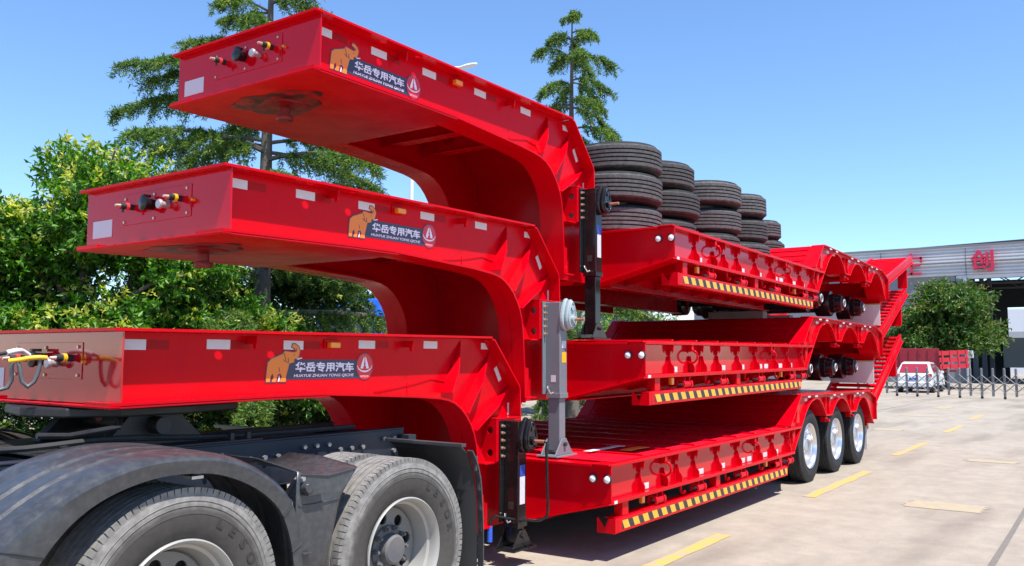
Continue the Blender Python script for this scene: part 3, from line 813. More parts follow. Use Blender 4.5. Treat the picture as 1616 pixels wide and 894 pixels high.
# ------------------------------------------------------------------ maker's sign on the web
ORANGE = mat('sign_orange', (0.80, 0.22, 0.012), 0.35, var=0.05)
NAVY = mat('sign_navy', (0.030, 0.035, 0.075), 0.35, var=0.05)
SIGNW = mat('sign_white', (0.80, 0.78, 0.84), 0.35)
SIGNR = mat('sign_red', (0.62, 0.004, 0.015), 0.3, coat=0.2)
ELE = [(170, 562), (205, 562), (210, 505), (228, 470), (240, 520), (224, 545), (224, 562), (262, 562), (278, 480), (300, 470), (318, 505), (300, 548), (300, 562), (355, 562), (355, 510),
       (372, 430), (385, 362), (430, 350), (433, 312), (470, 302), (480, 262), (487, 220), (474, 180), (440, 148), (415, 148), (407, 178), (436, 196), (445, 220), (430, 240),
       (400, 236), (338, 226), (322, 256), (260, 290), (214, 312), (182, 350), (175, 420), (170, 500)]
def px(p):
    return ((p[0] - 165) / 1125 * 0.93, (562 - p[1]) / 422 * 0.240)
def offset_poly(poly, d):
    n = len(poly); out = []
    P = [np.array(p, float) for p in poly]
    ar = sum(P[i][0] * P[(i + 1) % n][1] - P[(i + 1) % n][0] * P[i][1] for i in range(n))
    sg = 1 if ar > 0 else -1
    for i in range(n):
        e1 = P[i] - P[i - 1]; e2 = P[(i + 1) % n] - P[i]
        n1 = np.array([e1[1], -e1[0]]) / (np.linalg.norm(e1) + 1e-9); n2 = np.array([e2[1], -e2[0]]) / (np.linalg.norm(e2) + 1e-9)
        m_ = n1 + n2
        L = np.linalg.norm(m_)
        m_ = m_ / L if L > 0.5 else n1
        out.append(tuple(P[i] + m_ * d * sg * min(1.4, 2 / max(L, 0.8))))
    return out
def sign(root, X0, Z0):
    yw = -(WEB_Y + 0.0005)
    def S(name, mb, m, parent=None, off=0.0):
        mb.v = [(v[0], v[1] - off, v[2]) for v in mb.v]
        return T(name, mb, m, parent=parent, root=root, bevel=0)
    def flat(poly, t0, t1):
        return MB().prism([(X0 + p[0], Z0 + p[1]) for p in poly], 'y', yw - t1, yw - t0)
    o = S('sign_panel', flat([px(p) for p in ((370, 318), (1135, 318), (1135, 540), (352, 540))], 0.0005, 0.0015), NAVY)
    el = [px(p) for p in ELE]
    S('elephant_outline', flat(offset_poly(el, 0.0065), 0.0018, 0.0024), NAVY, o)
    S('elephant', flat(el, 0.0026, 0.0034), ORANGE, o)
    S('elephant_tusk', flat([px(p) for p in ((452, 312), (505, 296), (512, 304), (470, 320))], 0.0026, 0.0034), SIGNW, o)
    S('elephant_leg_gap', flat([px(p) for p in ((278, 560), (290, 490), (298, 520), (292, 560))], 0.0036, 0.0040), SIGNW, o)
    ln = MB()
    for path in ([(325, 320), (350, 345), (382, 352)], [(372, 300), (376, 345)], [(432, 262), (426, 276)], [(330, 250), (345, 300), (350, 335)], [(440, 235), (455, 215), (450, 195)], [(285, 405), (295, 455)]):
        ln.tube([(X0 + px(p)[0], yw - 0.0036, Z0 + px(p)[1]) for p in path], 0.0022, 4)
    S('elephant_line', ln, NAVY, o)['kind'] = 'stuff'
    a = px((445, 460)); b = px((1065, 345))
    t = onwall(text_mb('华岳专用汽车', 0.1, 0.0006, 0.0030, 0, b[0] - a[0]), X0 + a[0], yw - 0.0022, Z0 + a[1], b[1] - a[1])
    S('sign_lettering', t, SIGNW, o)
    a = px((432, 520)); b = px((1068, 481))
    t = onwall(text_mb('HUAYUE ZHUAN YONG QICHE', 0.1, 0.0006, 0.0022, 0.18, b[0] - a[0]), X0 + a[0], yw - 0.0022, Z0 + a[1], b[1] - a[1])
    S('sign_lettering', t, SIGNW, o)
    c = px((1190, 398)); rx, rz = 0.080, 0.090
    def ell(k, n=40):
        return [(c[0] + rx * k * math.cos(2 * math.pi * i / n), c[1] + rz * k * math.sin(2 * math.pi * i / n)) for i in range(n)]
    S('badge_rim', flat(ell(1.04), 0.0018, 0.0026), NAVY, o)
    S('badge', flat(ell(0.97), 0.0028, 0.0036), SIGNR, o)
    for q in (-1, 1):
        poly = [(c[0] + q * x, c[1] + z) for x, z in ((0.004, 0.068), (0.012, 0.060), (0.034, 0.010), (0.040, -0.014), (0.014, -0.014), (0.013, 0.0), (0.005, 0.008), (0.010, 0.018), (0.005, 0.030))]
        S('badge_emblem', flat(poly, 0.0038, 0.0044), SIGNW, o)
    arc = [(c[0] + 0.072 * math.cos(t_), c[1] + 0.010 - 0.050 * math.sin(t_)) for t_ in np.linspace(0.05, math.pi - 0.05, 20)]
    arc2 = [(c[0] + 0.068 * math.cos(t_), c[1] + 0.010 - 0.039 * math.sin(t_)) for t_ in np.linspace(0.05, math.pi - 0.05, 20)]
    S('badge_emblem', flat(arc + arc2[::-1], 0.0038, 0.0044), SIGNW, o)
    t = onwall(text_mb('御驾光', 0.03, 0.0005, 0.0004, 0, 0.082), X0 + c[0] - 0.041, yw - 0.0040, Z0 + c[1] - 0.074, 0.022)
    S('badge_lettering', t, mat('badge_pink', (0.80, 0.35, 0.38), 0.4), o)
sign(tr1, 3.472, 1.490)
sign(tr2, 3.512, 1.490)
sign(tr3, 2.655, 1.470)
# straight air lines plugged in to the bottom trailer only
def hose(pts, r, m, nm='air_line'):
    return T(nm, MB().tube(resample(pts, 40), r, 8), m, bevel=0, smooth=60)
hose([(2.335, -0.30, 1.630), (2.30, -0.29, 1.632), (2.26, -0.27, 1.628), (2.225, -0.25, 1.620), (2.18, -0.22, 1.612)], 0.013, YEL)
hose([(2.335, 0.215, 1.625), (2.0, 0.25, 1.622), (1.5, 0.3, 1.63), (0.8, 0.3, 1.7)], 0.010, PINK)
hose([(2.31, -0.285, 1.625), (2.305, -0.28, 1.56), (2.285, -0.27, 1.495), (2.262, -0.26, 1.478), (2.24, -0.25, 1.50), (2.225, -0.245, 1.58), (2.215, -0.24, 1.62), (2.19, -0.23, 1.60), (2.205, -0.21, 1.52), (2.185, -0.20, 1.47),
      (2.15, -0.185, 1.465), (2.11, -0.17, 1.50), (2.08, -0.15, 1.58), (2.0, -0.1, 1.60), (1.7, 0.0, 1.6), (1.2, 0.05, 1.55)], 0.011, RUBBERT, 'coiled_hose')
hose([(2.39, 0.0, 1.640), (2.345, -0.02, 1.662), (2.30, -0.05, 1.668), (2.24, -0.06, 1.655)], 0.015, WHITE, 'socket_plug')
hose([(2.24, -0.06, 1.655), (2.1, 0.02, 1.63), (1.7, 0.15, 1.62), (0.9, 0.2, 1.7)], 0.010, BLKM, 'electric_cable')

# wheels of the bottom trailer
def tyre_profile(Ro, Rb, W, grooves=4, gd=0.012, gw=0.010, tf=0.78):
    hw = W / 2
    out = [(Rb, -hw * 0.72), (Rb + 0.012, -hw * 0.80), (Rb + (Ro - Rb) * 0.30, -hw * 0.97), (Rb + (Ro - Rb) * 0.52, -hw), (Rb + (Ro - Rb) * 0.53, -hw * 1.012), (Rb + (Ro - Rb) * 0.56, -hw * 1.0),
           (Rb + (Ro - Rb) * 0.78, -hw * 0.95), (Ro - 0.022, -hw * (tf + 0.10)), (Ro - 0.006, -hw * (tf + 0.04))]
    tw = hw * tf
    tread = [(Ro, -tw)]
    for i in range(grooves):
        c = -tw + 2 * tw * (i + 1) / (grooves + 1)
        tread += [(Ro, c - gw / 2), (Ro - gd, c - gw / 2 + 0.002), (Ro - gd, c + gw / 2 - 0.002), (Ro, c + gw / 2)]
    tread += [(Ro, tw)]
    return out + tread + [(r, -h) for r, h in out[::-1]]
def wheel(name, root, loc, s, Ro, W, rim_r, tm, rimm, discm, dark, dual_gap, disc_in, seg=64, label=None):
    """dual wheel: outer face at local y=0, inwards is +y*s"""
    f = -s  # direction inwards (away from the outside)
    disc = curve_plate([circ(0, 0, rim_r * 0.80, 48)] + [circ(rim_r * 0.60 * math.cos(2 * math.pi * k / 8 + 0.2), rim_r * 0.60 * math.sin(2 * math.pi * k / 8 + 0.2), rim_r * 0.115, 16) for k in range(8)], 0.012)
    dv = []
    for (x, y, z) in disc.v:
        rr = math.hypot(x, y)
        dv.append((x, f * (disc_in + z + (0.0 if rr > rim_r * 0.5 else -0.02 * (1 - rr / (rim_r * 0.5)))), y))
    disc.v = dv
    o = build(name, disc, discm, root, 30, 0, loc=loc, label=label)
    rim = [(rim_r * 1.05, 0.012), (rim_r * 1.055, 0.0), (rim_r * 1.03, -0.006), (rim_r * 1.0, 0.004), (rim_r * 0.97, 0.02), (rim_r * 0.95, 0.055), (rim_r * 0.90, 0.065), (rim_r * 0.88, 0.10), (rim_r * 0.84, disc_in), (rim_r * 0.80, disc_in + 0.012), (rim_r * 0.82, W)]
    build('rim', MB().lathe([(r, f * (h + 0.012)) for r, h in rim], (0, 0, 0), 'y', seg), rimm, o, 30, 0)
    t = MB().lathe([(r, f * (h + W / 2)) for r, h in tyre_profile(Ro, rim_r, W)], (0, 0, 0), 'y', seg, True)
    build('tyre', t, tm, o, 28, 0)
    t2 = MB().lathe([(r, f * (h + W / 2 + W + dual_gap)) for r, h in tyre_profile(Ro, rim_r, W)], (0, 0, 0), 'y', seg, True)
    build('inner_tyre', t2, tm, o, 28, 0)
    hub = MB().lathe([(0.0, f * (disc_in - 0.085)), (0.072, f * (disc_in - 0.085)), (0.085, f * (disc_in - 0.075)), (0.092, f * (disc_in - 0.03)), (0.13, f * (disc_in - 0.022)), (0.135, f * disc_in)], (0, 0, 0), 'y', 28)
    h = build('hub', hub, dark, o, 35, 0)
    nuts = MB()
    for k in range(10):
        a = 2 * math.pi * k / 10
        c, sn = 0.1675 * math.cos(a) * rim_r / 0.29, 0.1675 * math.sin(a) * rim_r / 0.29
        c, sn = c * 0.72, sn * 0.72
        nuts.cyl((c, f * (disc_in - 0.01), sn), (c, f * (disc_in - 0.05), sn), 0.016, 6).cyl((c, f * (disc_in - 0.05), sn), (c, f * (disc_in - 0.065), sn), 0.010, 6)
    build('wheel_nut', nuts, dark, o, 0, 0, kind='stuff')
    build('backing', MB().cyl((0, f * (disc_in + 0.05), 0), (0, f * (disc_in + 0.06), 0), rim_r * 0.79, 32), BLKM, o, 0, 0)
    return o
RIMW = mat('silver_rim', (0.70, 0.70, 0.72), 0.20, metal=0.8, coat=0.2, var=0.06, dirt=(0.5, 0.48, 0.45), dirt_amt=0.2)
for i, X in enumerate(AX):
    for s in (-1, 1):
        wheel('wheel', tr1, (X - 7, s * 1.475, 0.487), s, 0.487, 0.225, 0.292, TYRE_TRAIL, RIMW, RIMW, mat('hub_grey', (0.42, 0.42, 0.43), 0.4, metal=0.4), 0.05, 0.15)

# ------------------------------------------------------------------ the tractor unit (its tail is in the picture)
TY = 4.70
TL = (3.09, TY, 0)
trk = empty('truck_tractor', TL, 'dusty dark grey truck tractor under the front of the lowest trailer, two axles showing', 'truck')
def K(name, mb, m, parent=None, smooth=False, bevel=0.003, **k):
    return build(name, mb, m, parent or trk, smooth, bevel, shift=TL, **k)
FEND = mat('dusty_fender', (0.036, 0.038, 0.042), 0.32, coat=0.25, var=0.08, scale=4, dirt=(0.13, 0.124, 0.115), dirt_amt=0.35, dirt_scale=24, bump=0.08, bump_scale=30)
CHAS = mat('chassis_paint', (0.012, 0.016, 0.028), 0.5, var=0.2, dirt=(0.05, 0.05, 0.05), dirt_amt=0.4, dirt_scale=6)
GREASE = mat('greasy_steel', (0.014, 0.013, 0.012), 0.45, var=0.4, scale=12, dirt=(0.06, 0.05, 0.045), dirt_amt=0.35, dirt_scale=7)
TRIM = mat('truck_rim_paint', (0.36, 0.35, 0.325), 0.4, metal=0.2, var=0.08, dirt=(0.34, 0.30, 0.25), dirt_amt=0.5, dirt_scale=5)
TDISC = mat('truck_disc_paint', (0.20, 0.19, 0.175), 0.5, var=0.1, dirt=(0.24, 0.20, 0.16), dirt_amt=0.7, dirt_scale=6)
THUB = mat('truck_hub_paint', (0.10, 0.10, 0.105), 0.55, var=0.2, dirt=(0.22, 0.18, 0.14), dirt_amt=0.5, dirt_scale=9)
W1, W2, WY = 2.36, 3.83, 3.405
for X in (W1, W2):
    for s in (-1, 1):
        y = WY if s < 0 else 2 * TY - WY
        o = wheel('wheel', trk, (X - TL[0], y - TY, 0.527), s, 0.530, 0.285, 0.292, TYRE_TRUCK, TRIM, TDISC, THUB, 0.05, 0.17, 72)
        # tread blocks on the shoulder
        blk = MB()
        for k in range(96):
            a = 2 * math.pi * k / 96
            ca, sa = math.cos(a), math.sin(a)
            for h, q in ((0.045, 0), (0.045 + 0.335, 0)):
                c = [(0.530, -0.014), (0.530, 0.014), (0.508, 0.012), (0.508, -0.012)]
                vs = []
                for hh in (h - 0.03, h + 0.012):
                    for (r_, t_) in ((0.500, -0.0145), (0.5318, -0.0140), (0.5318, 0.0140), (0.500, 0.0145)):
                        vs.append((r_ * ca - t_ * sa, -s * hh, r_ * sa + t_ * ca))
                blk.add(vs, [(0, 1, 2, 3), (7, 6, 5, 4), (0, 4, 5, 1), (1, 5, 6, 2), (2, 6, 7, 3), (3, 7, 4, 0)])
        tb = build('tread_block', blk, TYRE_TRUCK, o, 0, 0, kind='stuff')
        # raised lettering and rings on the side wall
        if s < 0:
            rg = MB()
            for rr in (0.475, 0.452):
                rg.torus((0, 0.006 if rr > 0.46 else 0.003, 0), rr, 0.0030, 'y', 64, 5)
            build('sidewall_ring', rg, TYRE_TRUCK, o, 60, 0)
            lt = MB()
            for k, ch in enumerate('LESOR'):
                g_ = text_mb(ch, 0.062, 0.006, 0.002)
                an = R(62 - 12.5 * k)
                xm = sum(v[0] for v in g_.v) / len(g_.v)
                ca, sa = math.cos(an - math.pi / 2), math.sin(an - math.pi / 2)
                vs = []
                for (gx, gy, gz) in g_.v:
                    lx, ly = (gx - xm) * 1.15, gy + 0.378
                    vs.append((lx * ca - ly * sa, 0.002 - gz, lx * sa + ly * ca))
                lt.add(vs, g_.f)
            build('sidewall_lettering', lt, mat('tyre_letter', (0.030, 0.028, 0.026), 0.7), o, 0, 0, kind='stuff')
    K('axle', MB().cyl((X, WY + 0.55, 0.52), (X, 2 * TY - WY - 0.55, 0.52), 0.10, 16), GREASE, smooth=40, bevel=0)
    K('differential', MB().lathe([(0.0, -0.24), (0.12, -0.22), (0.22, -0.10), (0.24, 0.0), (0.22, 0.10), (0.12, 0.22), (0.0, 0.24)], (X, TY, 0.54), 'x', 24), GREASE, smooth=40, bevel=0)

def loft(sections):
    mb = MB(); n = len(sections[0])
    vs = [p for s_ in sections for p in s_]
    fs = [(i * n + k, i * n + k + 1, (i + 1) * n + k + 1, (i + 1) * n + k) for i in range(len(sections) - 1) for k in range(n - 1)]
    return mb.add(vs, fs)
LOWL = resample([(1.53, 0.45), (1.60, 0.65), (1.72, 0.86), (1.85, 1.000), (2.01, 1.083), (2.206, 1.125), (2.40, 1.122), (2.546, 1.094), (2.72, 1.016), (2.86, 0.90), (2.93, 0.75), (2.96, 0.60), (2.97, 0.45)], 48)
FOLD = resample([(1.30, 0.45), (1.40, 0.72), (1.56, 0.93), (1.73, 1.060), (1.90, 1.142), (2.10, 1.195), (2.31, 1.206), (2.54, 1.180), (2.70, 1.120), (2.87, 1.008), (2.965, 0.88), (3.015, 0.66), (3.03, 0.45)], 48)
def shiftp(p, y, dx=0, dz=0, k=1.0):
    return [(x + dx, y, z + dz) for x, z in p]
for s in (-1, 1):
    def Y(y):
        return y if s < 0 else 2 * TY - y
    def bulge(k):
        cx, cz = 2.30, 0.55
        return [(cx + (x - cx) * k, cz + (z - cz) * k) for x, z in FOLD]
    secs = [shiftp(LOWL, Y(3.40)), shiftp(LOWL, Y(3.372)), shiftp([(0.25 * a[0] + 0.75 * b[0], 0.25 * a[1] + 0.75 * b[1]) for a, b in zip(LOWL, FOLD)], Y(3.362)), shiftp(bulge(0.99), Y(3.37)), shiftp(bulge(1.012), Y(3.40)), shiftp(bulge(1.022), Y(3.45))]
    for yy, k in ((3.50, 1.025), (3.515, 1.012), (3.535, 1.012), (3.55, 1.027), (3.66, 1.029), (3.675, 1.016), (3.695, 1.016), (3.71, 1.031), (3.82, 1.033), (3.835, 1.020), (3.855, 1.020), (3.885, 1.035), (3.98, 1.034), (4.01, 1.02)):
        secs.append(shiftp(bulge(k), Y(yy)))
    fm = loft(secs)
    o = K('fender', fm, FEND, smooth=28, bevel=0)
    md = o.modifiers.new('solid', 'SOLIDIFY'); md.thickness = 0.008; md.offset = -1
    if s < 0:
        # joints of the three-piece fender, tape, lamp
        for ix, n_s in ((10, 9), (38, 5), (42, 5)):
            K('fender_seam', MB().tube([(x, y - 0.002, z + 0.0005) for x, y, z in [sc[ix] for sc in secs[:n_s]]], 0.0035, 6), BLKM, parent=o, bevel=0)
        K('side_lamp', MB().box(1.50, 1.575, 3.345, 3.362, 0.815, 0.875), AMBER, parent=o, bevel=0.008)
        K('fender_bracket', MB().box(2.38, 2.44, 3.40, 3.52, 1.095, 1.108), STEEL, parent=o, bevel=0)
    # link panel between the two wheels, curved like a saddle
    PT = resample([(3.00, 1.065), (3.10, 1.035), (3.22, 1.028), (3.32, 1.035), (3.42, 1.05)], 14)
    PB = resample([(2.985, 0.90), (3.08, 0.895), (3.15, 0.893), (3.22, 0.895), (3.285, 0.905)], 14)
    PC = resample([(3.01, 0.40), (3.05, 0.40), (3.10, 0.40), (3.13, 0.40), (3.17, 0.40)], 14)
    PIN = resample([(3.02, 1.11), (3.14, 1.06), (3.25, 1.045), (3.36, 1.055), (3.46, 1.085)], 14)
    link = loft([shiftp(PC, Y(3.405)), shiftp([(0.5 * a[0] + 0.5 * b[0] - 0.01, 0.65) for a, b in zip(PB, PC)], Y(3.40)), shiftp(PB, Y(3.40)), shiftp([(0.3 * a[0] + 0.7 * b[0], 0.3 * a[1] + 0.7 * b[1]) for a, b in zip(PT, PB)], Y(3.405)),
                 shiftp(PT, Y(3.412)), shiftp([(x, z + 0.006) for x, z in PT], Y(3.43)), shiftp(PIN, Y(3.75)), shiftp(PIN, Y(4.02))])
    o2 = K('link_panel', link, FEND, smooth=35, bevel=0)
    md = o2.modifiers.new('solid', 'SOLIDIFY'); md.thickness = 0.008; md.offset = -1
    if s < 0:
        K('panel_rib', MB().tube([(3.00, 3.399, 0.897), (3.10, 3.396, 0.893), (3.28, 3.397, 0.903)], 0.005, 6), FEND, parent=o2, bevel=0)
        K('panel_rib', MB().tube([(3.02, 3.411, 1.05), (3.2, 3.408, 1.026), (3.40, 3.409, 1.045)], 0.005, 6), FEND, parent=o2, bevel=0)
        K('panel_knob', MB().cyl((3.035, 3.40, 0.985), (3.035, 3.355, 0.985), 0.026, 12), FEND, parent=o2, smooth=40)
        K('panel_clip', MB().box(3.03, 3.15, 3.36, 3.40, 0.945, 0.962), FEND, parent=o2)
        K('panel_clip', MB().box(3.02, 3.075, 3.375, 3.402, 0.655, 0.663), FEND, parent=o2)
        K('panel_stud', MB().cyl((3.02, 3.40, 1.03), (3.02, 3.385, 1.03), 0.012, 6), STEEL, parent=o2, bevel=0)
    # rear mudguard: curved flap behind the second wheel
    RP = resample([(3.70, 1.150), (4.0, 1.135), (4.30, 1.100), (4.42, 1.075), (4.50, 0.985), (4.55, 0.85), (4.575, 0.65), (4.585, 0.45), (4.585, 0.22)], 24)
    RPi = [(x, z) for x, z in RP]
    rm = loft([shiftp([(x, z) for x, z in RP[10:]], Y(3.47)), shiftp(RP[10:], Y(4.08))])
    o3 = K('rear_mudguard', rm, mat('mudguard_black', (0.012, 0.012, 0.013), 0.6, var=0.3, scale=6), smooth=40, bevel=0)
    md = o3.modifiers.new('solid', 'SOLIDIFY'); md.thickness = 0.012
    e = MB().strip([(x + 0.004, z + 0.004) for x, z in RP[11:]], *((Y(3.425), Y(3.468)) if s < 0 else (Y(3.468), Y(3.425))), 0.010)
    K('mudguard_edge', e, FEND, parent=o3, smooth=40, bevel=0)
    for z in (0.96, 0.83, 0.70, 0.56):
        xx = np.interp(-z, [-p[1] for p in RP], [p[0] for p in RP])
        K('mudguard_lug', MB().box(xx + 0.004, xx + 0.022, *((Y(3.430), Y(3.462)) if s < 0 else (Y(3.462), Y(3.430))), z - 0.05, z + 0.05), FEND, parent=o3, bevel=0.008)
    K('mudguard_rail', MB().box(4.36, 4.405, *((Y(3.43), Y(4.10)) if s < 0 else (Y(4.10), Y(3.43))), 1.078, 1.10), FEND if s > 0 else mat('rail_black', (0.03, 0.03, 0.033), 0.4, var=0.2, dirt=(0.2, 0.2, 0.2), dirt_amt=0.3), parent=o3)
    # chassis rail with its bolts
    ya, yb = (4.30, 4.385) if s < 0 else (2 * TY - 4.385, 2 * TY - 4.30)
    rail = MB().box(0.6, 4.78, ya + 0.004 if s < 0 else yb - 0.014, (ya + 0.014) if s < 0 else yb - 0.004, 0.86, 1.125).box(0.6, 4.78, ya, yb, 1.1255, 1.137).box(0.6, 4.78, ya, yb, 0.848, 0.8595)
    rr = K('chassis_rail', rail, CHAS)
    bl = MB()
    yo = ya + 0.004 if s < 0 else yb - 0.004
    for k, X in enumerate(np.arange(1.2, 4.75, 0.105)):
        z = 1.07 if (k // 4) % 2 == 0 else 1.03
        if k % 7 == 3: continue
        bl.cyl((X, yo, z), (X, yo + s * 0.022, z), 0.016, 6)
        if k % 3 == 0: bl.cyl((X, yo, z - 0.09), (X, yo + s * 0.022, z - 0.09), 0.016, 6)
    K('rail_bolt', bl, mat('bolt_zinc', (0.30, 0.28, 0.25), 0.5, metal=0.5), parent=rr, bevel=0, kind='stuff')
    for X in (1.5, W1 + 0.73, 4.2):
        K('spring_hanger', MB().prism([(X - 0.12, 0.86), (X + 0.12, 0.86), (X + 0.07, 0.70), (X - 0.07, 0.70)], 'y', *((Y(4.20), Y(4.28)) if s < 0 else (Y(4.28), Y(4.20)))), GREASE)
for X in (1.3, 2.35, 3.09, 3.83, 4.70):
    K('crossmember', MB().box(X - 0.06, X + 0.06, 4.389, 2 * TY - 4.389, 0.90, 1.10), CHAS)
# fifth wheel
fp_ = [(2.40, 4.42), (2.30, 4.70), (2.40, 4.98 + 0.10), (2.62, 5.18 + 0.06), (3.05, 5.18 + 0.06), (3.45, 5.10), (3.55, 5.0), (3.42, 4.86 + 0.02), (3.02, 4.80), (3.02, 4.72), (3.42, 4.62), (3.55, 4.5), (3.45, 4.38), (3.05, 4.26), (2.62, 4.26)]
fifth = K('fifth_wheel', MB().prism([(x, y + 0.12) for x, y in fp_], 'z', 1.315, 1.366), GREASE, bevel=0.01)
fb = MB()
for y in (4.36, 5.02):
    fb.prism([(2.55, 1.15), (3.20, 1.15), (3.02, 1.315), (2.70, 1.315)], 'y', y + 0.08, y + 0.16)
fb.box(2.2, 3.5, 4.30, 5.36, 1.138, 1.150)
fb.cyl((2.85, 4.34, 1.26), (2.85, 5.34, 1.26), 0.05, 14)
K('fifth_wheel_mount', fb, GREASE, parent=fifth)
fl_ = MB()
for X in (2.30, 2.42, 2.54, 3.3, 3.42):
    fl_.cyl((X, 4.345, 1.15), (X, 4.345, 1.19), 0.022, 6)
K('mount_bolt', fl_, GREASE, parent=fifth, bevel=0, kind='stuff')
K('release_handle', MB().tube([(2.6, 4.36, 1.30), (2.5, 4.2, 1.28), (2.2, 4.12, 1.26), (2.05, 4.12, 1.27)], 0.014, 8), GREASE, parent=fifth, bevel=0, smooth=40)
K('air_tank', MB().lathe([(0.0, 1.50), (0.09, 1.51), (0.12, 1.55), (0.12, 2.20), (0.09, 2.24), (0.0, 2.25)], (0, 4.12, 0.98), 'x', 22), CHAS, smooth=40, bevel=0)
K('air_pipe', MB().tube(resample([(1.0, 4.45, 1.17), (1.6, 4.40, 1.22), (2.1, 4.46, 1.18), (2.6, 4.41, 1.20), (3.4, 4.45, 1.16), (4.4, 4.43, 1.16)], 30), 0.016, 8), BLKM, bevel=0, smooth=40)
K('rear_crossbeam', MB().box(4.72, 4.80, 4.20, 5.20, 0.80, 1.09), CHAS)

# ------------------------------------------------------------------ tyres piled on the top trailer
def pile_tyre(x, y, z, rx, ry):
    r_, W = 0.525, 0.325
    prof = [(r, h + W / 2) for r, h in tyre_profile(r_, 0.300, W, 4, 0.024, 0.015, 0.66)]
    t = MB().lathe(prof, (0, 0, 0), 'y', 72, True)
    return t
proto_mb = pile_tyre(0, 0, 0, 0, 0)
STACKS = [(8.30, 4.46, 3, 'stack nearest the gooseneck'), (9.38, 4.49, 3, 'second stack from the gooseneck'), (10.70, 4.44, 3, 'middle stack of the five'),
          (11.77, 4.42, 3, 'fourth stack from the gooseneck'), (14.32, 5.02, 2, 'last stack, on the axle deck')]
LV = {3: ['bottom', 'middle', 'top'], 2: ['lower', 'upper']}
deck3 = 2.1245 + 0.823
first = None
jit = random.Random(3)
for si, (x, y, n, nm) in enumerate(STACKS):
    base = deck3 if si < 4 else 2.1245 + 1.20
    for k in range(n):
        if first is None:
            o = build('tyre', proto_mb, TYRE_STACK, None, 28, 0); first = o
        else:
            o = first.copy(); COL.objects.link(o)
        jx, jy = jit.uniform(-0.035, 0.035), jit.uniform(-0.03, 0.03)
        if si == 2 and k == 1: jx += 0.05
        if si == 0 and k == 0: jx += 0.04
        o.rotation_euler = (R(90 + jit.uniform(-1.3, 1.3)), R(jit.uniform(-1.0, 1.0)), jit.uniform(0, 6.28))
        o.location = (x + jx, y + jy, base + 0.002 + k * 0.338)
        tag(o, f'used black truck tyre lying flat, {LV[n][k]} one of the {nm}', 'tyre', 'truck tyres piled on the top trailer')

# timber blocks under the axles of the upper trailers
WOOD = mat('pale_timber', (0.42, 0.38, 0.33), 0.8, var=0.25, scale=8)
for (X, zt, nm, rt_) in ((12.12, 1.19, 'lowest', tr1),):
    pass
for zi, (dz, dx, lower, hi) in enumerate(((0.0, 0.0, 'lowest', 'middle'), (1.0147, 0.6277, 'middle', 'top'))):
    for k, (X, pos) in enumerate(((12.73, 'foremost'), (14.08, 'second'), (15.05, 'rearmost'))):
        z0 = dz + 1.192 - (X - 11.46) * 0.0105 + (0.0093 * (X - 7) if zi == 1 else 0) + 0.002
        topz = (1.0147 + 0.47 - 0.075 + 0.0093 * (12.1 - 7 + 0.1)) if zi == 0 else 2.1245 + 0.47 - 0.075
        Xw = X + dx
        b = build('support_block', MB().box(-0.10, 0.10, -0.45, 0.45, 0, 0.17), WOOD, None, 0, 0.006, loc=(Xw, YC, z0))
        tag(b, f'pale timber block lying on the {lower} trailer under its load, {pos} of three', 'timber', 'timber blocks between the trailers')

# straps left on the lowest deck
st = MB().strip([(6.75, 0.825), (6.95, 0.826), (7.10, 0.824), (7.3, 0.828), (7.42, 0.823)], 3.86, 3.93, 0.003)
build('lashing_strap', st, WHITE, None, 0, 0, label='white strap lying on the front of the lowest red deck', cat='strap')
st = MB().strip([(7.05, 0.823), (7.2, 0.827), (7.45, 0.823)], 3.62, 3.72, 0.004)
build('lashing_strap', st, mat('orange_strap', (0.85, 0.22, 0.02), 0.6), None, 0, 0, label='orange strap lying on the front of the lowest red deck', cat='strap')

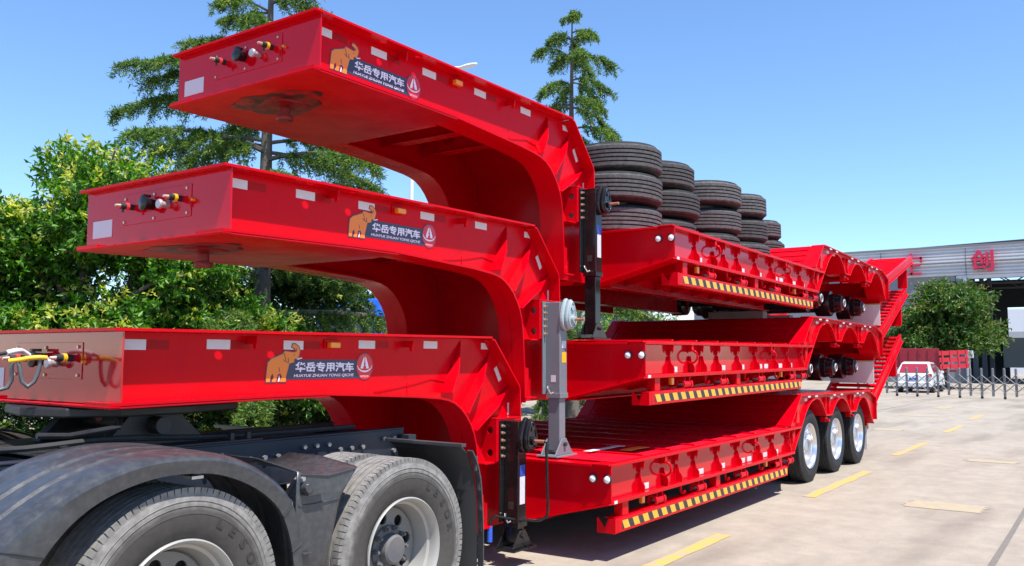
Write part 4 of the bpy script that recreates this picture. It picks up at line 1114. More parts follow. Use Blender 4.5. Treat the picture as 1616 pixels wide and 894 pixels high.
# ------------------------------------------------------------------ ground
def concrete():
    m = bpy.data.materials.new('concrete_yard')
    m.use_nodes = True
    n, l = m.node_tree.nodes, m.node_tree.links
    p = n['Principled BSDF']; p.inputs['Roughness'].default_value = 0.85
    tc = n.new('ShaderNodeTexCoord')
    def noise(sc, det=8, rough=0.6):
        z = n.new('ShaderNodeTexNoise'); z.inputs['Scale'].default_value = sc; z.inputs['Detail'].default_value = det; z.inputs['Roughness'].default_value = rough
        l.new(tc.outputs['Object'], z.inputs['Vector']); return z
    def ramp(src, a, b, ca, cb):
        r = n.new('ShaderNodeValToRGB'); r.color_ramp.elements[0].position = a; r.color_ramp.elements[1].position = b
        r.color_ramp.elements[0].color = (*ca, 1); r.color_ramp.elements[1].color = (*cb, 1); l.new(src, r.inputs[0]); return r
    a = ramp(noise(0.35).outputs[0], 0.3, 0.7, (0.318, 0.266, 0.208), (0.392, 0.340, 0.275))
    b = ramp(noise(3.0, 10, 0.7).outputs[0], 0.35, 0.75, (0.80, 0.80, 0.80), (1.10, 1.09, 1.07))
    mx = n.new('ShaderNodeMix'); mx.data_type = 'RGBA'; mx.blend_type = 'MULTIPLY'; mx.inputs['Factor'].default_value = 1
    l.new(a.outputs[0], mx.inputs['A']); l.new(b.outputs[0], mx.inputs['B'])
    c = ramp(noise(60, 4, 0.6).outputs[0], 0.3, 0.7, (0.90, 0.90, 0.90), (1.08, 1.08, 1.08))
    m2 = n.new('ShaderNodeMix'); m2.data_type = 'RGBA'; m2.blend_type = 'MULTIPLY'; m2.inputs['Factor'].default_value = 1
    l.new(mx.outputs['Result'], m2.inputs['A']); l.new(c.outputs[0], m2.inputs['B'])
    # stains, stretched in the driving direction
    mp = n.new('ShaderNodeMapping'); mp.inputs['Scale'].default_value = (0.25, 1.2, 1)
    l.new(tc.outputs['Object'], mp.inputs[0])
    sn = n.new('ShaderNodeTexNoise'); sn.inputs['Scale'].default_value = 0.9; sn.inputs['Detail'].default_value = 7
    l.new(mp.outputs[0], sn.inputs['Vector'])
    s = ramp(sn.outputs[0], 0.5, 0.72, (1, 1, 1), (0.68, 0.67, 0.66))
    m3 = n.new('ShaderNodeMix'); m3.data_type = 'RGBA'; m3.blend_type = 'MULTIPLY'; m3.inputs['Factor'].default_value = 1
    l.new(m2.outputs['Result'], m3.inputs['A']); l.new(s.outputs[0], m3.inputs['B'])
    l.new(m3.outputs['Result'], p.inputs['Base Color'])
    bp = n.new('ShaderNodeBump'); bp.inputs['Strength'].default_value = 0.3; bp.inputs['Distance'].default_value = 0.01
    l.new(noise(45, 6).outputs[0], bp.inputs['Height']); l.new(bp.outputs[0], p.inputs['Normal'])
    return m
CONC = concrete()
g = build('ground', MB().add([(-900, -900, 0), (1200, -900, 0), (1200, 1200, 0), (-900, 1200, 0)], [(0, 1, 2, 3)]), CONC, kind='structure')
def worn_paint(name, col, thr):
    m = bpy.data.materials.new(name)
    m.use_nodes = True
    n, l = m.node_tree.nodes, m.node_tree.links
    p = n['Principled BSDF']; p.inputs['Roughness'].default_value = 0.8
    tc = n.new('ShaderNodeTexCoord'); z = n.new('ShaderNodeTexNoise'); z.inputs['Scale'].default_value = 7; z.inputs['Detail'].default_value = 10; z.inputs['Roughness'].default_value = 0.7
    l.new(tc.outputs['Object'], z.inputs['Vector'])
    r = n.new('ShaderNodeValToRGB'); r.color_ramp.elements[0].position = thr; r.color_ramp.elements[1].position = thr + 0.12
    r.color_ramp.elements[0].color = (0.36, 0.30, 0.22, 1); r.color_ramp.elements[1].color = (*col, 1)
    l.new(z.outputs[0], r.inputs[0]); l.new(r.outputs[0], p.inputs['Base Color'])
    return m
LINE = worn_paint('worn_yellow_line', (0.58, 0.35, 0.075), 0.42)
LINEW = worn_paint('faded_yellow_line', (0.48, 0.35, 0.15), 0.50)
def ragged(x0, x1, y0, y1, z, seed, amp=0.02):
    rr = random.Random(seed)
    n = 14
    a = [(x0 + (x1 - x0) * i / n, y0 + rr.uniform(-amp, amp)) for i in range(n + 1)]
    b = [(x0 + (x1 - x0) * i / n, y1 + rr.uniform(-amp, amp)) for i in range(n + 1)][::-1]
    pts = a + b
    return MB().add([(x, y, z) for x, y in pts], [tuple(range(len(pts)))])
for i, (x0, x1, y0, y1) in enumerate(((4.4, 7.96, 3.03, 3.165), (10.75, 13.80, 3.04, 3.185), (16.4, 19.3, 3.17, 3.31), (22.5, 25.1, 3.26, 3.40), (28.0, 30.6, 3.40, 3.55))):
    build('lane_marking', ragged(x0, x1, y0, y1, 0.004, i, 0.012), LINE, kind='structure')
for i, (x0, x1, y0, y1) in enumerate(((10.75, 11.30, 1.25, 2.07), (16.25, 16.6, 1.38, 2.14), (22.2, 22.75, 4.25, 4.9), (28.6, 29.3, 4.5, 5.5), (33.8, 35.6, 4.9, 5.4))):
    build('parking_marking', ragged(x0, x1, y0, y1, 0.004, 20 + i, 0.05), LINEW, kind='structure')
JOINT = mat('joint_filler', (0.17, 0.15, 0.13), 0.95, var=0.4, scale=20, bump=0.5, bump_scale=40)
for y, w in ((0.90, 0.026), (6.6, 0.02), (-4.6, 0.02)):
    build('slab_joint', ragged(-4, 60, y - w, y + w, 0.004, int(y * 10) + 90, w * 0.5), JOINT, kind='structure')
# ------------------------------------------------------------------ retractable gate
GATE = mat('steel_gate', (0.17, 0.17, 0.175), 0.45, metal=0.2, var=0.1)
gate = empty('retractable_gate', (43.7, 3.4, 0), 'grey steel folding lattice gate standing across the yard entrance', 'gate')
GA, GB = np.array((45.0, 10.5)), np.array((43.0, -6.0))
npst = 37
gp_ = [GA + (GB - GA) * i / (npst - 1) for i in range(npst)]
pm = MB().tube([(0, 0, 0.12), (0, 0, 1.30), (0, 0, 1.33)], 0.055, 10).lathe([(0.055, 1.33), (0.05, 1.365), (0.02, 1.385), (0.0, 1.388)], (0, 0, 0), 'z', 10)
pme = None; cme = None
loc0 = np.array((43.7, 3.4))
for i, p in enumerate(gp_):
    q = p - loc0
    if pme is None:
        o = build('post', pm, GATE, gate, 40, 0); pme = o.data
    else:
        o = bpy.data.objects.new('post', pme); COL.objects.link(o); o.parent = gate
    o.location = (q[0], q[1], 0)
    if i % 2 == 0:
        if cme is None:
            c = build('caster', MB().cyl((-0.04, 0, 0.06), (0.04, 0, 0.06), 0.06, 12).box(-0.05, 0.05, -0.03, 0.03, 0.09, 0.13), BLKM, gate, 40, 0); cme = c.data
        else:
            c = bpy.data.objects.new('caster', cme); COL.objects.link(c); c.parent = gate
        c.location = (q[0], q[1], 0)
for i in range(npst - 1):
    a, b = gp_[i] - loc0, gp_[i + 1] - loc0
    mb = MB()
    for off, (za, zb) in ((0.05, (0.30, 0.72)), (-0.05, (0.72, 0.30)), (0.05, (0.66, 1.08)), (-0.05, (1.08, 0.66))):
        mb.tube([(a[0] + off, a[1], za), (b[0] + off, b[1], zb)], 0.019, 6)
    build('lattice_bar', mb, GATE, gate, 40, 0)

# ------------------------------------------------------------------ warehouse beyond the gate
CLAD = mat('pale_cladding', (0.62, 0.62, 0.635), 0.5, var=0.06, scale=0.5, dirt=(0.30, 0.29, 0.28), dirt_amt=0.3, dirt_scale=0.4)
WALLG = mat('grey_wall', (0.20, 0.215, 0.24), 0.7, var=0.08, scale=0.6)
DARK = mat('dark_steelwork', (0.035, 0.040, 0.048), 0.6, var=0.1)
SIGN = mat('red_sign_letter', (0.60, 0.02, 0.07), 0.4, var=0.05)
bx = 75.0
wh = empty('warehouse', (bx, 8, 0), 'large pale clad warehouse with a dark open bay and red sign letters on its front', 'building')
def WB(name, mb, m, parent=None, smooth=False, bevel=0, **k):
    return build(name, mb, m, parent or wh, smooth, bevel, shift=(bx, 8, 0), **k)
cl = MB()
prof = []
z = 8.40
while z < 10.5:
    prof += [(bx - 0.02, z), (bx - 0.14, z + 0.06), (bx - 0.14, z + 0.17), (bx - 0.02, z + 0.23)]
    z += 0.26
prof = prof + [(bx + 0.1, 10.6), (bx + 0.1, 8.40)]
WB('fascia_cladding', MB().prism(prof, 'y', -30, 40), CLAD)
for y in np.arange(-28, 40, 6.2):
    WB('cladding_seam', MB().box(bx - 0.155, bx - 0.145, y - 0.03, y + 0.03, 8.4, 10.5), WALLG)
WB('parapet', MB().box(bx - 0.22, bx + 0.3, -30.2, 40.2, 10.62, 10.78), mat('parapet_grey', (0.20, 0.20, 0.21), 0.6))
WB('soffit_beam', MB().box(bx - 0.10, bx + 0.25, -30, 9.9, 8.12, 8.39), CLAD)
WB('front_wall', MB().box(bx, bx + 0.3, 10.0, 40, 0, 8.39), WALLG)
WB('jamb', MB().box(bx - 0.12, bx + 0.3, 9.45, 9.95, 0, 8.11), mat('jamb_steel', (0.10, 0.12, 0.15), 0.5))
WB('downpipe', MB().tube([(bx - 0.2, 9.3, 8.3), (bx - 0.2, 9.3, 0.0)], 0.14, 10), CLAD, smooth=40)
WB('roof', MB().prism([(-30, 10.3), (5, 11.0), (40, 10.3), (40, 10.1), (5, 10.8), (-30, 10.1)], 'x', bx + 0.31, bx + 26), DARK)
WB('side_wall', MB().box(bx + 0.3, bx + 26, 39.7, 40, 0, 10.1), WALLG)
bw = MB().box(bx + 25, bx + 25.3, 8.7, 39.6, 0, 10.0).box(bx + 25, bx + 25.3, -30, -8, 0, 10.0).box(bx + 25, bx + 25.3, -8, 8.7, 7.2, 10.0)
WB('rear_wall', bw, DARK)
for X in (bx + 6, bx + 12, bx + 18):
    tr_ = MB().box(X, X + 0.2, -29, 39, 8.6, 8.75)
    for k in range(17):
        ya = -29 + k * 4
        tr_.tube([(X + 0.1, ya, 8.7), (X + 0.1, ya + 2, 9.9), (X + 0.1, ya + 4, 8.7)], 0.06, 5)
    WB('roof_truss', tr_, mat('truss_grey', (0.16, 0.17, 0.19), 0.6))
    WB('column', MB().box(X, X + 0.35, 9.35, 9.7, 0, 9.9), mat('truss_grey', (0.16, 0.17, 0.19), 0.6))
WB('loading_door', MB().box(bx + 22, bx + 22.2, -4.0, 8.95, 1.15, 4.05), mat('door_grey', (0.42, 0.43, 0.45), 0.5, var=0.05))
def letter(strokes, y, z, h, w):
    mb = MB()
    for st_ in strokes:
        for (a, b) in zip(st_[:-1], st_[1:]):
            pa = np.array((y + w / 2 - a[0] * w, z + a[1] * h)); pb = np.array((y + w / 2 - b[0] * w, z + b[1] * h))
            d = pb - pa; L = np.linalg.norm(d); d = d / L; n_ = np.array((-d[1], d[0])) * 0.085
            pa = pa - d * 0.08; pb = pb + d * 0.08
            mb.prism([tuple(pa + n_), tuple(pb + n_), tuple(pb - n_), tuple(pa - n_)], 'x', bx - 0.55, bx - 0.30)
    return mb
tx = text_mb('创', 1.0, 0.25, 0.03)
def letter_txt(mb, y, z, h):
    a = [min(v[i] for v in mb.v) for i in (0, 1)]; b = [max(v[i] for v in mb.v) for i in (0, 1)]
    k = h / (b[1] - a[1])
    mb.v = [(bx - 0.42 - v[2], y - (v[0] - (a[0] + b[0]) / 2) * k, z + (v[1] - a[1]) * k) for v in mb.v]
    return mb
WB('sign_character', letter_txt(tx, 8.05, 8.62, 1.65), SIGN)
WB('sign_character', letter([[(0.5, 1.0), (0.5, 0.86)], [(0.05, 0.62), (0.05, 0.80), (0.95, 0.80), (0.95, 0.62)], [(0.15, 0.45), (0.85, 0.45)], [(0.5, 0.45), (0.5, 0.02)], [(0.1, 0.02), (0.9, 0.02)]], 13.05, 8.62, 1.6, 1.6), SIGN)
WB('sign_rail', MB().box(bx - 0.29, bx - 0.16, -10, 30, 9.35, 9.42), mat('truss_grey', (0.16, 0.17, 0.19), 0.6))
# white building seen through the far doorway
ob = empty('white_outbuilding', (bx + 62, 4, 0), 'white building seen in the sun through the far doorway of the warehouse', 'building')
build('wall', MB().box(0, 8, -22, 22, 0, 9), mat('white_render', (0.75, 0.76, 0.78), 0.7, var=0.04, scale=0.3), ob)
build('band', MB().box(-0.06, -0.01, -22, 22, 5.0, 5.9), mat('band_grey', (0.40, 0.42, 0.42), 0.6), ob)
# pale factory behind the trailers
fb2 = empty('pale_factory', (60, 42, 0), 'pale low factory far behind the trailers, glimpsed between the decks', 'building')
build('wall', MB().box(-4, 6, -14, 14, 0, 7.0), mat('white_render', (0.75, 0.76, 0.78), 0.7), fb2)
wm = MB()
build('roof', MB().box(-4.4, 6.4, -14.4, 14.4, 7.02, 7.4), WALLG, fb2)
for k in range(8):
    wdw = build('window', MB().box(-4.06, -4.01, -12.5 + k * 3.3, -10.7 + k * 3.3, 3.6, 5.6), mat('far_glass', (0.06, 0.08, 0.10), 0.1), fb2)

# ------------------------------------------------------------------ car and red flatbed behind the gate
CARW = mat('white_car_paint', (0.72, 0.72, 0.72), 0.25, coat=0.6)
GLASS = mat('car_glass', (0.03, 0.03, 0.04), 0.05, coat=0.5)
car = empty('parked_car', (50.0, 8.85, 0), 'white parked hatchback seen from behind through the folding gate', 'car')
sec = [(0.0, 0.35), (0.02, 0.75), (0.05, 0.95), (0.20, 1.02), (0.62, 1.58), (0.95, 1.66), (2.3, 1.62), (3.05, 1.08), (3.9, 0.92), (4.15, 0.70), (4.2, 0.35)]
bod = MB(); ring = []
for (k, wid, zt) in ((0, 0.90, 0), (1, 0.90, 0)):
    pass
vs = []
for (x, z) in sec:
    w = 0.90 if z < 1.1 else 0.90 - (z - 1.05) * 0.42
    vs.append((x, -w, z)); vs.append((x, w, z))
n_ = len(sec)
fs = [(2 * i, 2 * i + 1, 2 * i + 3, 2 * i + 2) for i in range(n_ - 1)] + [tuple(2 * i for i in range(n_)), tuple(2 * i + 1 for i in range(n_))[::-1], (0, 1, 2 * n_ - 1, 2 * n_ - 2)]
build('body', MB().add(vs, fs), CARW, car, 35, 0.05)
build('rear_window', MB().add([(0.23, -0.74, 1.06), (0.23, 0.74, 1.06), (0.57, 0.62, 1.53), (0.57, -0.62, 1.53)], [(0, 1, 2, 3)]), mat('painted_red_reflection_glass', (0.35, 0.03, 0.05), 0.08, coat=0.5), car, loc=(-0.02, 0, 0.01))  # red reflection in the window is put into the glass colour
for s in (-1, 1):
    build('side_window', MB().add([(0.75, s * 0.885, 1.08), (2.85, s * 0.885, 1.08), (2.25, s * 0.70, 1.54), (0.95, s * 0.70, 1.54)], [(0, 1, 2, 3)]), GLASS, car, loc=(0, s * 0.012, 0))
    build('tail_light', MB().box(-0.02, 0.12, *sgn_y(s, 0.66, 0.905), 0.86, 1.02), mat('car_tail_light', (0.45, 0.03, 0.03), 0.2, coat=0.5), car, 0, 0.02)
    for x in (0.75, 3.4):
        w_ = build('wheel', MB().lathe([(0.0, s * 0.90), (0.20, s * 0.90), (0.31, s * 0.905), (0.32, s * 0.85), (0.32, s * 0.68), (0.0, s * 0.68)], (x, 0, 0.32), 'y', 20), BLKM, car, 35, 0)
    build('mirror', MB().box(2.75, 2.90, *sgn_y(s, 0.90, 1.06), 1.02, 1.16), CARW, car, 0, 0.03)
build('number_plate', MB().box(-0.015, 0.0, -0.22, 0.22, 0.66, 0.80), BLUE, car, 0, 0)
build('bumper', MB().box(-0.06, 0.25, -0.88, 0.88, 0.32, 0.58), CARW, car, 0, 0.05)

rt_ = empty('red_flatbed', (56.5, 9.9, 0), 'dark red dropside flatbed parked behind the white car under the tree', 'trailer')
DRED = mat('dull_red_paint', (0.30, 0.012, 0.025), 0.55, var=0.15, scale=3)
build('tail_board', MB().box(0, 0.08, -1.35, 1.35, 1.15, 2.45), DRED, rt_, 0, 0.02)
for k in range(6):
    build('board_rib', MB().box(-0.05, -0.002, -1.3 + k * 0.52 - 0.03, -1.3 + k * 0.52 + 0.03, 1.15, 2.45), DRED, rt_, 0, 0)
build('bed', MB().box(0.09, 9, -1.3, 1.3, 1.0, 1.14), DRED, rt_)
sb = MB()
for z in (1.35, 1.75, 2.15):
    sb.box(0.1, 1.9, -0.03, 0.03, z - 0.13, z + 0.13)
for x in np.arange(0.3, 1.9, 0.5):
    sb.box(x - 0.05, x + 0.05, -0.06, -0.0305, 1.2, 2.3)
o = build('open_side_board', sb, mat('bright_red_board', (0.50, 0.015, 0.03), 0.5, var=0.1), rt_)
o.location = (-0.1, -1.36, 0); o.rotation_euler = (0, R(-3), R(-50))
for s in (-1, 1):
    for x in (1.2, 2.5):
        build('wheel', MB().lathe([(0.0, s * 1.2), (0.28, s * 1.2), (0.5, s * 1.22), (0.52, s * 1.15), (0.52, s * 0.95), (0, s * 0.95)], (x, 0, 0.52), 'y', 20), BLKM, rt_, 35, 0)
build('rear_light_bar', MB().box(-0.04, 0.0, -1.25, 1.25, 0.85, 0.99), DRED, rt_)
# grey meter post under the tree
mp_ = empty('meter_post', (58.5, 7.2, 0), 'small grey box on a thin post beside the tree at the warehouse door', 'post')
build('post', MB().cyl((0, 0, 0), (0, 0, 1.9), 0.05, 8), STEEL, mp_)
build('box', MB().box(-0.15, 0.15, -0.22, 0.22, 1.9, 2.35), WHITE, mp_, 0, 0.02)

# ------------------------------------------------------------------ street lamp behind the top trailer
sl_ = empty('street_lamp', (22.38, 19.98, 0), 'tall white street lamp behind the top trailer, only pole and lamp head showing', 'street lamp')
LP = mat('white_pole', (0.75, 0.76, 0.78), 0.4)
build('pole', MB().tube([(0, 0, 0), (0, 0, 11.3)], 0.085, 12, 0.06), LP, sl_, 40, 0)
build('arm', MB().tube(resample([(0, 0, 11.25), (0.3, -0.35, 11.7), (0.75, -0.95, 11.95), (1.0, -1.28, 12.0)], 14), 0.035, 8), LP, sl_, 40, 0)
hd = MB().lathe([(0.0, -0.36), (0.09, -0.32), (0.15, -0.1), (0.16, 0.1), (0.10, 0.32), (0.0, 0.36)], (0, 0, 0), 'x', 16)
hd.v = [(x, y, z * 0.45) for x, y, z in hd.v]
h_ = build('lamp_head', hd, LP, sl_, 40, 0)
h_.location = (1.18, -1.52, 12.05); h_.rotation_euler = (0, R(-14), math.atan2(-1.28, 1.0))

# ------------------------------------------------------------------ blue lorry and wall behind the trees
lb = empty('blue_lorry', (17.6, 17.2, 0), 'bright blue lorry cab parked behind the trees, black mirror at its side', 'lorry')
BLUEP = mat('blue_lorry_paint', (0.02, 0.13, 0.62), 0.3, coat=0.5, var=0.05)
build('cab', MB().prism([(-1.1, 0.7), (1.0, 0.7), (1.0, 3.1), (0.8, 3.25), (-0.8, 3.25), (-1.1, 2.0)], 'y', -1.2, 1.2), BLUEP, lb, 0, 0.06)
build('windscreen', MB().add([(-1.09, -1.05, 2.05), (-1.09, 1.05, 2.05), (-0.84, 1.05, 3.05), (-0.84, -1.05, 3.05)], [(0, 1, 2, 3)]), GLASS, lb, loc=(-0.03, 0, 0.01))
build('side_window', MB().prism([(-0.75, 2.05), (0.3, 2.05), (0.3, 2.9), (-0.55, 2.9)], 'y', -1.215, -1.201), GLASS, lb)
build('mirror', MB().lathe([(0.0, -0.10), (0.13, -0.09), (0.17, 0.0), (0.13, 0.09), (0.0, 0.10)], (-1.15, -1.45, 2.45), 'x', 14), BLKM, lb, 40, 0)
build('cargo_box', MB().box(1.2, 6.5, -1.2, 1.2, 1.0, 2.6), BLUEP, lb, 0, 0.03)
for x in (-0.2, 4.5):
    for s in (-1, 1):
        build('wheel', MB().lathe([(0.0, s * 1.2), (0.28, s * 1.2), (0.5, s * 1.22), (0.52, s * 1.15), (0.52, s * 0.9), (0, s * 0.9)], (x, 0, 0.52), 'y', 20), BLKM, lb, 35, 0)
bwl = empty('boundary_wall', (14, 22, 0), 'low pale grey boundary wall behind the trees', 'wall')
build('wall', MB().box(-16, 12, -0.12, 0.12, 0, 1.25), mat('wall_render', (0.42, 0.41, 0.39), 0.85, var=0.12, scale=1.5, dirt=(0.2, 0.2, 0.18), dirt_amt=0.5, dirt_scale=0.8), bwl)
build('coping', MB().box(-16, 12, -0.18, 0.18, 1.2505, 1.33), mat('wall_render', (0.42, 0.41, 0.39), 0.85), bwl)
# planting strip with a kerb
build('planting_bed', MB().add([(-8, 10.3, 0.02), (16, 10.3, 0.02), (16, 15.5, 0.02), (-8, 15.5, 0.02)], [(0, 1, 2, 3)]), mat('soil', (0.10, 0.075, 0.05), 0.95, var=0.4, scale=6, bump=0.6, bump_scale=20), kind='structure')
build('kerb', MB().box(-8, 16.1, 10.16, 10.30, 0, 0.14), mat('kerb_concrete', (0.36, 0.35, 0.33), 0.85, var=0.15), kind='structure', bevel=0.015)

# ------------------------------------------------------------------ trees
def leaf_object(name, C, D, L, W, m, parent, fold=0.25, kind=None):
    """many small folded leaves: centre, direction, length, width"""
    n = len(C)
    D = D / (np.linalg.norm(D, axis=1, keepdims=True) + 1e-9)
    rnd = rng.normal(size=(n, 3))
    S = np.cross(D, rnd); S /= (np.linalg.norm(S, axis=1, keepdims=True) + 1e-9)
    Nn = np.cross(S, D)
    L = np.broadcast_to(L, n)[:, None]; W = np.broadcast_to(W, n)[:, None]
    base = C; tip = C + D * L - Nn * L * 0.15
    mid = C + D * L * 0.45
    s1 = mid + S * W * 0.5 + Nn * W * fold; s2 = mid - S * W * 0.5 + Nn * W * fold
    V = np.stack([base, s1, tip, s2], 1).reshape(-1, 3)
    me = bpy.data.meshes.new(name)
    me.vertices.add(len(V)); me.vertices.foreach_set('co', V.astype(np.float32).ravel())
    idx = (np.arange(n)[:, None] * 4 + np.array([0, 1, 2, 0, 2, 3])[None]).ravel()
    me.loops.add(len(idx)); me.loops.foreach_set('vertex_index', idx.astype(np.int32))
    nf = n * 2
    me.polygons.add(nf)
    me.polygons.foreach_set('loop_start', np.arange(nf, dtype=np.int32) * 3)
    me.polygons.foreach_set('loop_total', np.full(nf, 3, dtype=np.int32))
    me.update(calc_edges=True)
    return finish(name, me, m, parent, False, 0, None, None, None, kind)

def broadleaf(loc, lobes, ntw, label, m, trunk_r, trunk_h, leafL=0.10, young=0.0, per=13, name='broadleaf_tree', cat='tree', group=None, ymat=None, core=0.45):
    """lobes: (x, y, z, rx, ry, rz) in tree coordinates"""
    t = empty(name, loc, label, cat, group)
    vol = np.array([l[3] * l[4] * l[5] for l in lobes]) ** 0.75
    pick = rng.choice(len(lobes), ntw, p=vol / vol.sum())
    Lb = np.array(lobes)
    d = rng.normal(size=(ntw, 3)); d /= np.linalg.norm(d, axis=1, keepdims=True)
    rad = core + (1.06 - core) * rng.random(ntw) ** 0.6
    # uneven outline
    wob = 1 + 0.13 * np.sin(5 * d[:, 0] + 3 * d[:, 2] + pick) + 0.12 * np.sin(9 * d[:, 1] - 7 * d[:, 2] + 2 * pick)
    P = Lb[pick, :3] + d * (rad * wob)[:, None] * Lb[pick, 3:]
    ctr = np.average(Lb[:, :3], axis=0, weights=vol)
    outd = P - (ctr + np.array([0, 0, -0.6])); outd /= (np.linalg.norm(outd, axis=1, keepdims=True) + 1e-9)
    outd = outd + rng.normal(size=(ntw, 3)) * 0.45; outd /= np.linalg.norm(outd, axis=1, keepdims=True)
    tl = leafL * rng.uniform(2.0, 3.8, ntw)
    isy = rng.random(ntw) < young * np.clip(0.35 + 1.3 * (d[:, 2] + 0.15), 0.05, 2.0) * (rad > 0.75)
    k = np.repeat(np.arange(ntw), per)
    u = rng.random(len(k))
    C = P[k] + outd[k] * (tl[k] * u)[:, None]
    C[:, 2] -= (tl[k] * u ** 2) * 0.25
    D = outd[k] * 0.6 + rng.normal(size=(len(k), 3)) * 0.75; D[:, 2] -= 0.25
    L = leafL * rng.uniform(0.65, 1.2, len(k))
    yk = isy[k]
    leaf_object('foliage', C[~yk], D[~yk], L[~yk], L[~yk] * 0.42, m, t)
    if yk.any():
        leaf_object('young_foliage', C[yk], D[yk], L[yk] * 0.8, L[yk] * 0.33, ymat or LEAF_Y, t)
    tw = MB()
    r_ = random.Random(int(loc[0] * 100))
    lobes = lobes[:14]
    tw.tube(resample([(0, 0, 0), (r_.uniform(-.06, .06), r_.uniform(-.06, .06), trunk_h * 0.55), (r_.uniform(-.1, .1), r_.uniform(-.1, .1), trunk_h)], 8), trunk_r, 10, trunk_r * 0.7)
    build('trunk', tw, BARK, t, 60, 0)
    for lo in lobes:
        br = MB()
        a = Vector((0, 0, trunk_h * 0.8)); b = Vector(lo[:3])
        mid = (a + b) / 2 + Vector((r_.uniform(-.15, .15), r_.uniform(-.15, .15), 0.1))
        br.tube(resample([tuple(a), tuple(mid), tuple(b), tuple(b + (b - mid) * 0.6)], 10), trunk_r * 0.5, 7, trunk_r * 0.1)
        build('limb', br, BARK, t, 60, 0)
    return t

def cedar(loc, height, reach, label, seed, start=1.2, nwh=15, dens=1.0, droop=0.35, needle=0.075, extra=(), hang=0.55):
    """deodar: straight leader, whorls of long drooping boughs with hanging sprays"""
    t = empty('cedar_tree', loc, label, 'tree', 'cedars behind the trailers')
    r_ = random.Random(seed); rg = np.random.default_rng(seed)
    build('trunk', MB().tube(resample([(0, 0, 0), (0.03, 0.02, height * 0.4), (0.0, 0.0, height * 0.8), (0.02, -0.01, height)], 14), height * 0.020, 10, 0.015), BARK, t, 60, 0)
    Cs, Ds = [], []
    spec = []
    for w in range(nwh):
        f = w / (nwh - 1)
        z = start + (height - start) * (f ** 0.92)
        nb_ = 4 if f < 0.8 else 5
        a0 = r_.uniform(0, 6.28)
        for b in range(nb_):
            a = a0 + 2 * math.pi * b / nb_ + r_.uniform(-0.35, 0.35)
            L = reach * (1 - f) ** 0.80 * r_.uniform(0.55, 1.2) + 0.25
            rise = r_.uniform(0.02, 0.22) if f < 0.8 else r_.uniform(0.3, 0.6)
            spec.append((z, a, L, rise))
    spec += [(z, a, L, 0.14) for z, a, L in extra]
    for (z, a, L, rise) in spec:
        for _ in (0,):
            dirv = np.array((math.cos(a), math.sin(a)))
            n = max(6, int(L / 0.16))
            s = np.linspace(0, 1, n)
            zz = z + r_.uniform(-0.15, 0.15) + L * (rise * s * 1.3 - droop * s ** 2.2)
            bend = np.array((-dirv[1], dirv[0])) * r_.uniform(-0.12, 0.12) * L
            pts = [(dirv[0] * L * q + bend[0] * q * q, dirv[1] * L * q + bend[1] * q * q, zz[i]) for i, q in enumerate(s)]
            build('bough', MB().tube(pts, 0.012 + 0.014 * L, 5, 0.006), BARK, t, 0, 0)
            # side sprays
            nt = int(L * 36 * dens)
            for j in range(nt):
                q = r_.random() ** 0.75
                q = 0.12 + 0.88 * q
                p = np.array([np.interp(q, s, [c[k] for c in pts]) for k in range(3)])
                sd = r_.choice((-1, 1))
                tl = (0.14 + 0.36 * (1 - abs(q - 0.5)) * min(1, L / 1.6)) * r_.uniform(0.55, 1.1)
                fwd_ = np.array((dirv[0], dirv[1], 0.0)); sdv = np.array((-dirv[1], dirv[0], 0.0)) * sd
                d3 = fwd_ * r_.uniform(0.4, 0.9) + sdv * r_.uniform(0.3, 0.9) + np.array((0, 0, r_.uniform(-hang, 0.05)))
                d3 /= np.linalg.norm(d3)
                m_ = int(100 * dens * (0.5 + tl))
                uu = rg.random(m_)
                c = p + d3 * (tl * uu)[:, None]
                c[:, 2] -= tl * uu ** 2 * 0.45
                c += rg.normal(size=(m_, 3)) * 0.014
                dd = d3 * 0.55 + rg.normal(size=(m_, 3)) * 0.6
                Cs.append(c); Ds.append(dd)
    C = np.concatenate(Cs); D = np.concatenate(Ds)
    L = needle * rg.uniform(0.7, 1.3, len(C))
    leaf_object('foliage', C, D, L, L * 0.20, NEEDLE, t, 0.1)
    return t

def clumps(bigs, n, seed, r0=0.32, r1=0.60):
    """break big crown volumes into many leaf clumps sitting on and in them"""
    g_ = np.random.default_rng(seed)
    vol = np.array([b_[3] * b_[4] * b_[5] for b_ in bigs]) ** 0.7
    out = []
    for i in range(n):
        b_ = bigs[g_.choice(len(bigs), p=vol / vol.sum())]
        d = g_.normal(size=3); d /= np.linalg.norm(d)
        if d[2] < -0.5: d[2] *= -0.6
        q = g_.uniform(0.55, 0.98)
        r = g_.uniform(r0, r1)
        out.append((b_[0] + d[0] * b_[3] * q, b_[1] + d[1] * b_[4] * q, b_[2] + d[2] * b_[5] * q, r * 1.15, r * 1.15, r * 0.85))
    return out

# left tall cedar, far cedar
cedar((9.55, 11.9, 0), 9.7, 3.1, 'tall cedar at the left, its boughs showing above and below the top gooseneck', 23, 1.5, 13, 0.85, 0.26, 0.078,
      [(6.15, 2.18, 2.7), (6.75, 2.35, 2.3), (5.35, 2.1, 2.1), (4.9, 2.4, 1.7), (5.2, -0.9, 1.9), (4.75, -0.75, 2.1), (4.6, -2.2, 1.6)], 0.8)
cedar((21.3, 12.8, 0), 11.85, 4.3, 'cedar rising behind the tyre stacks with drooping boughs against the sky', 17, 1.5, 15, 0.72, 0.62, 0.105, (), 1.7)
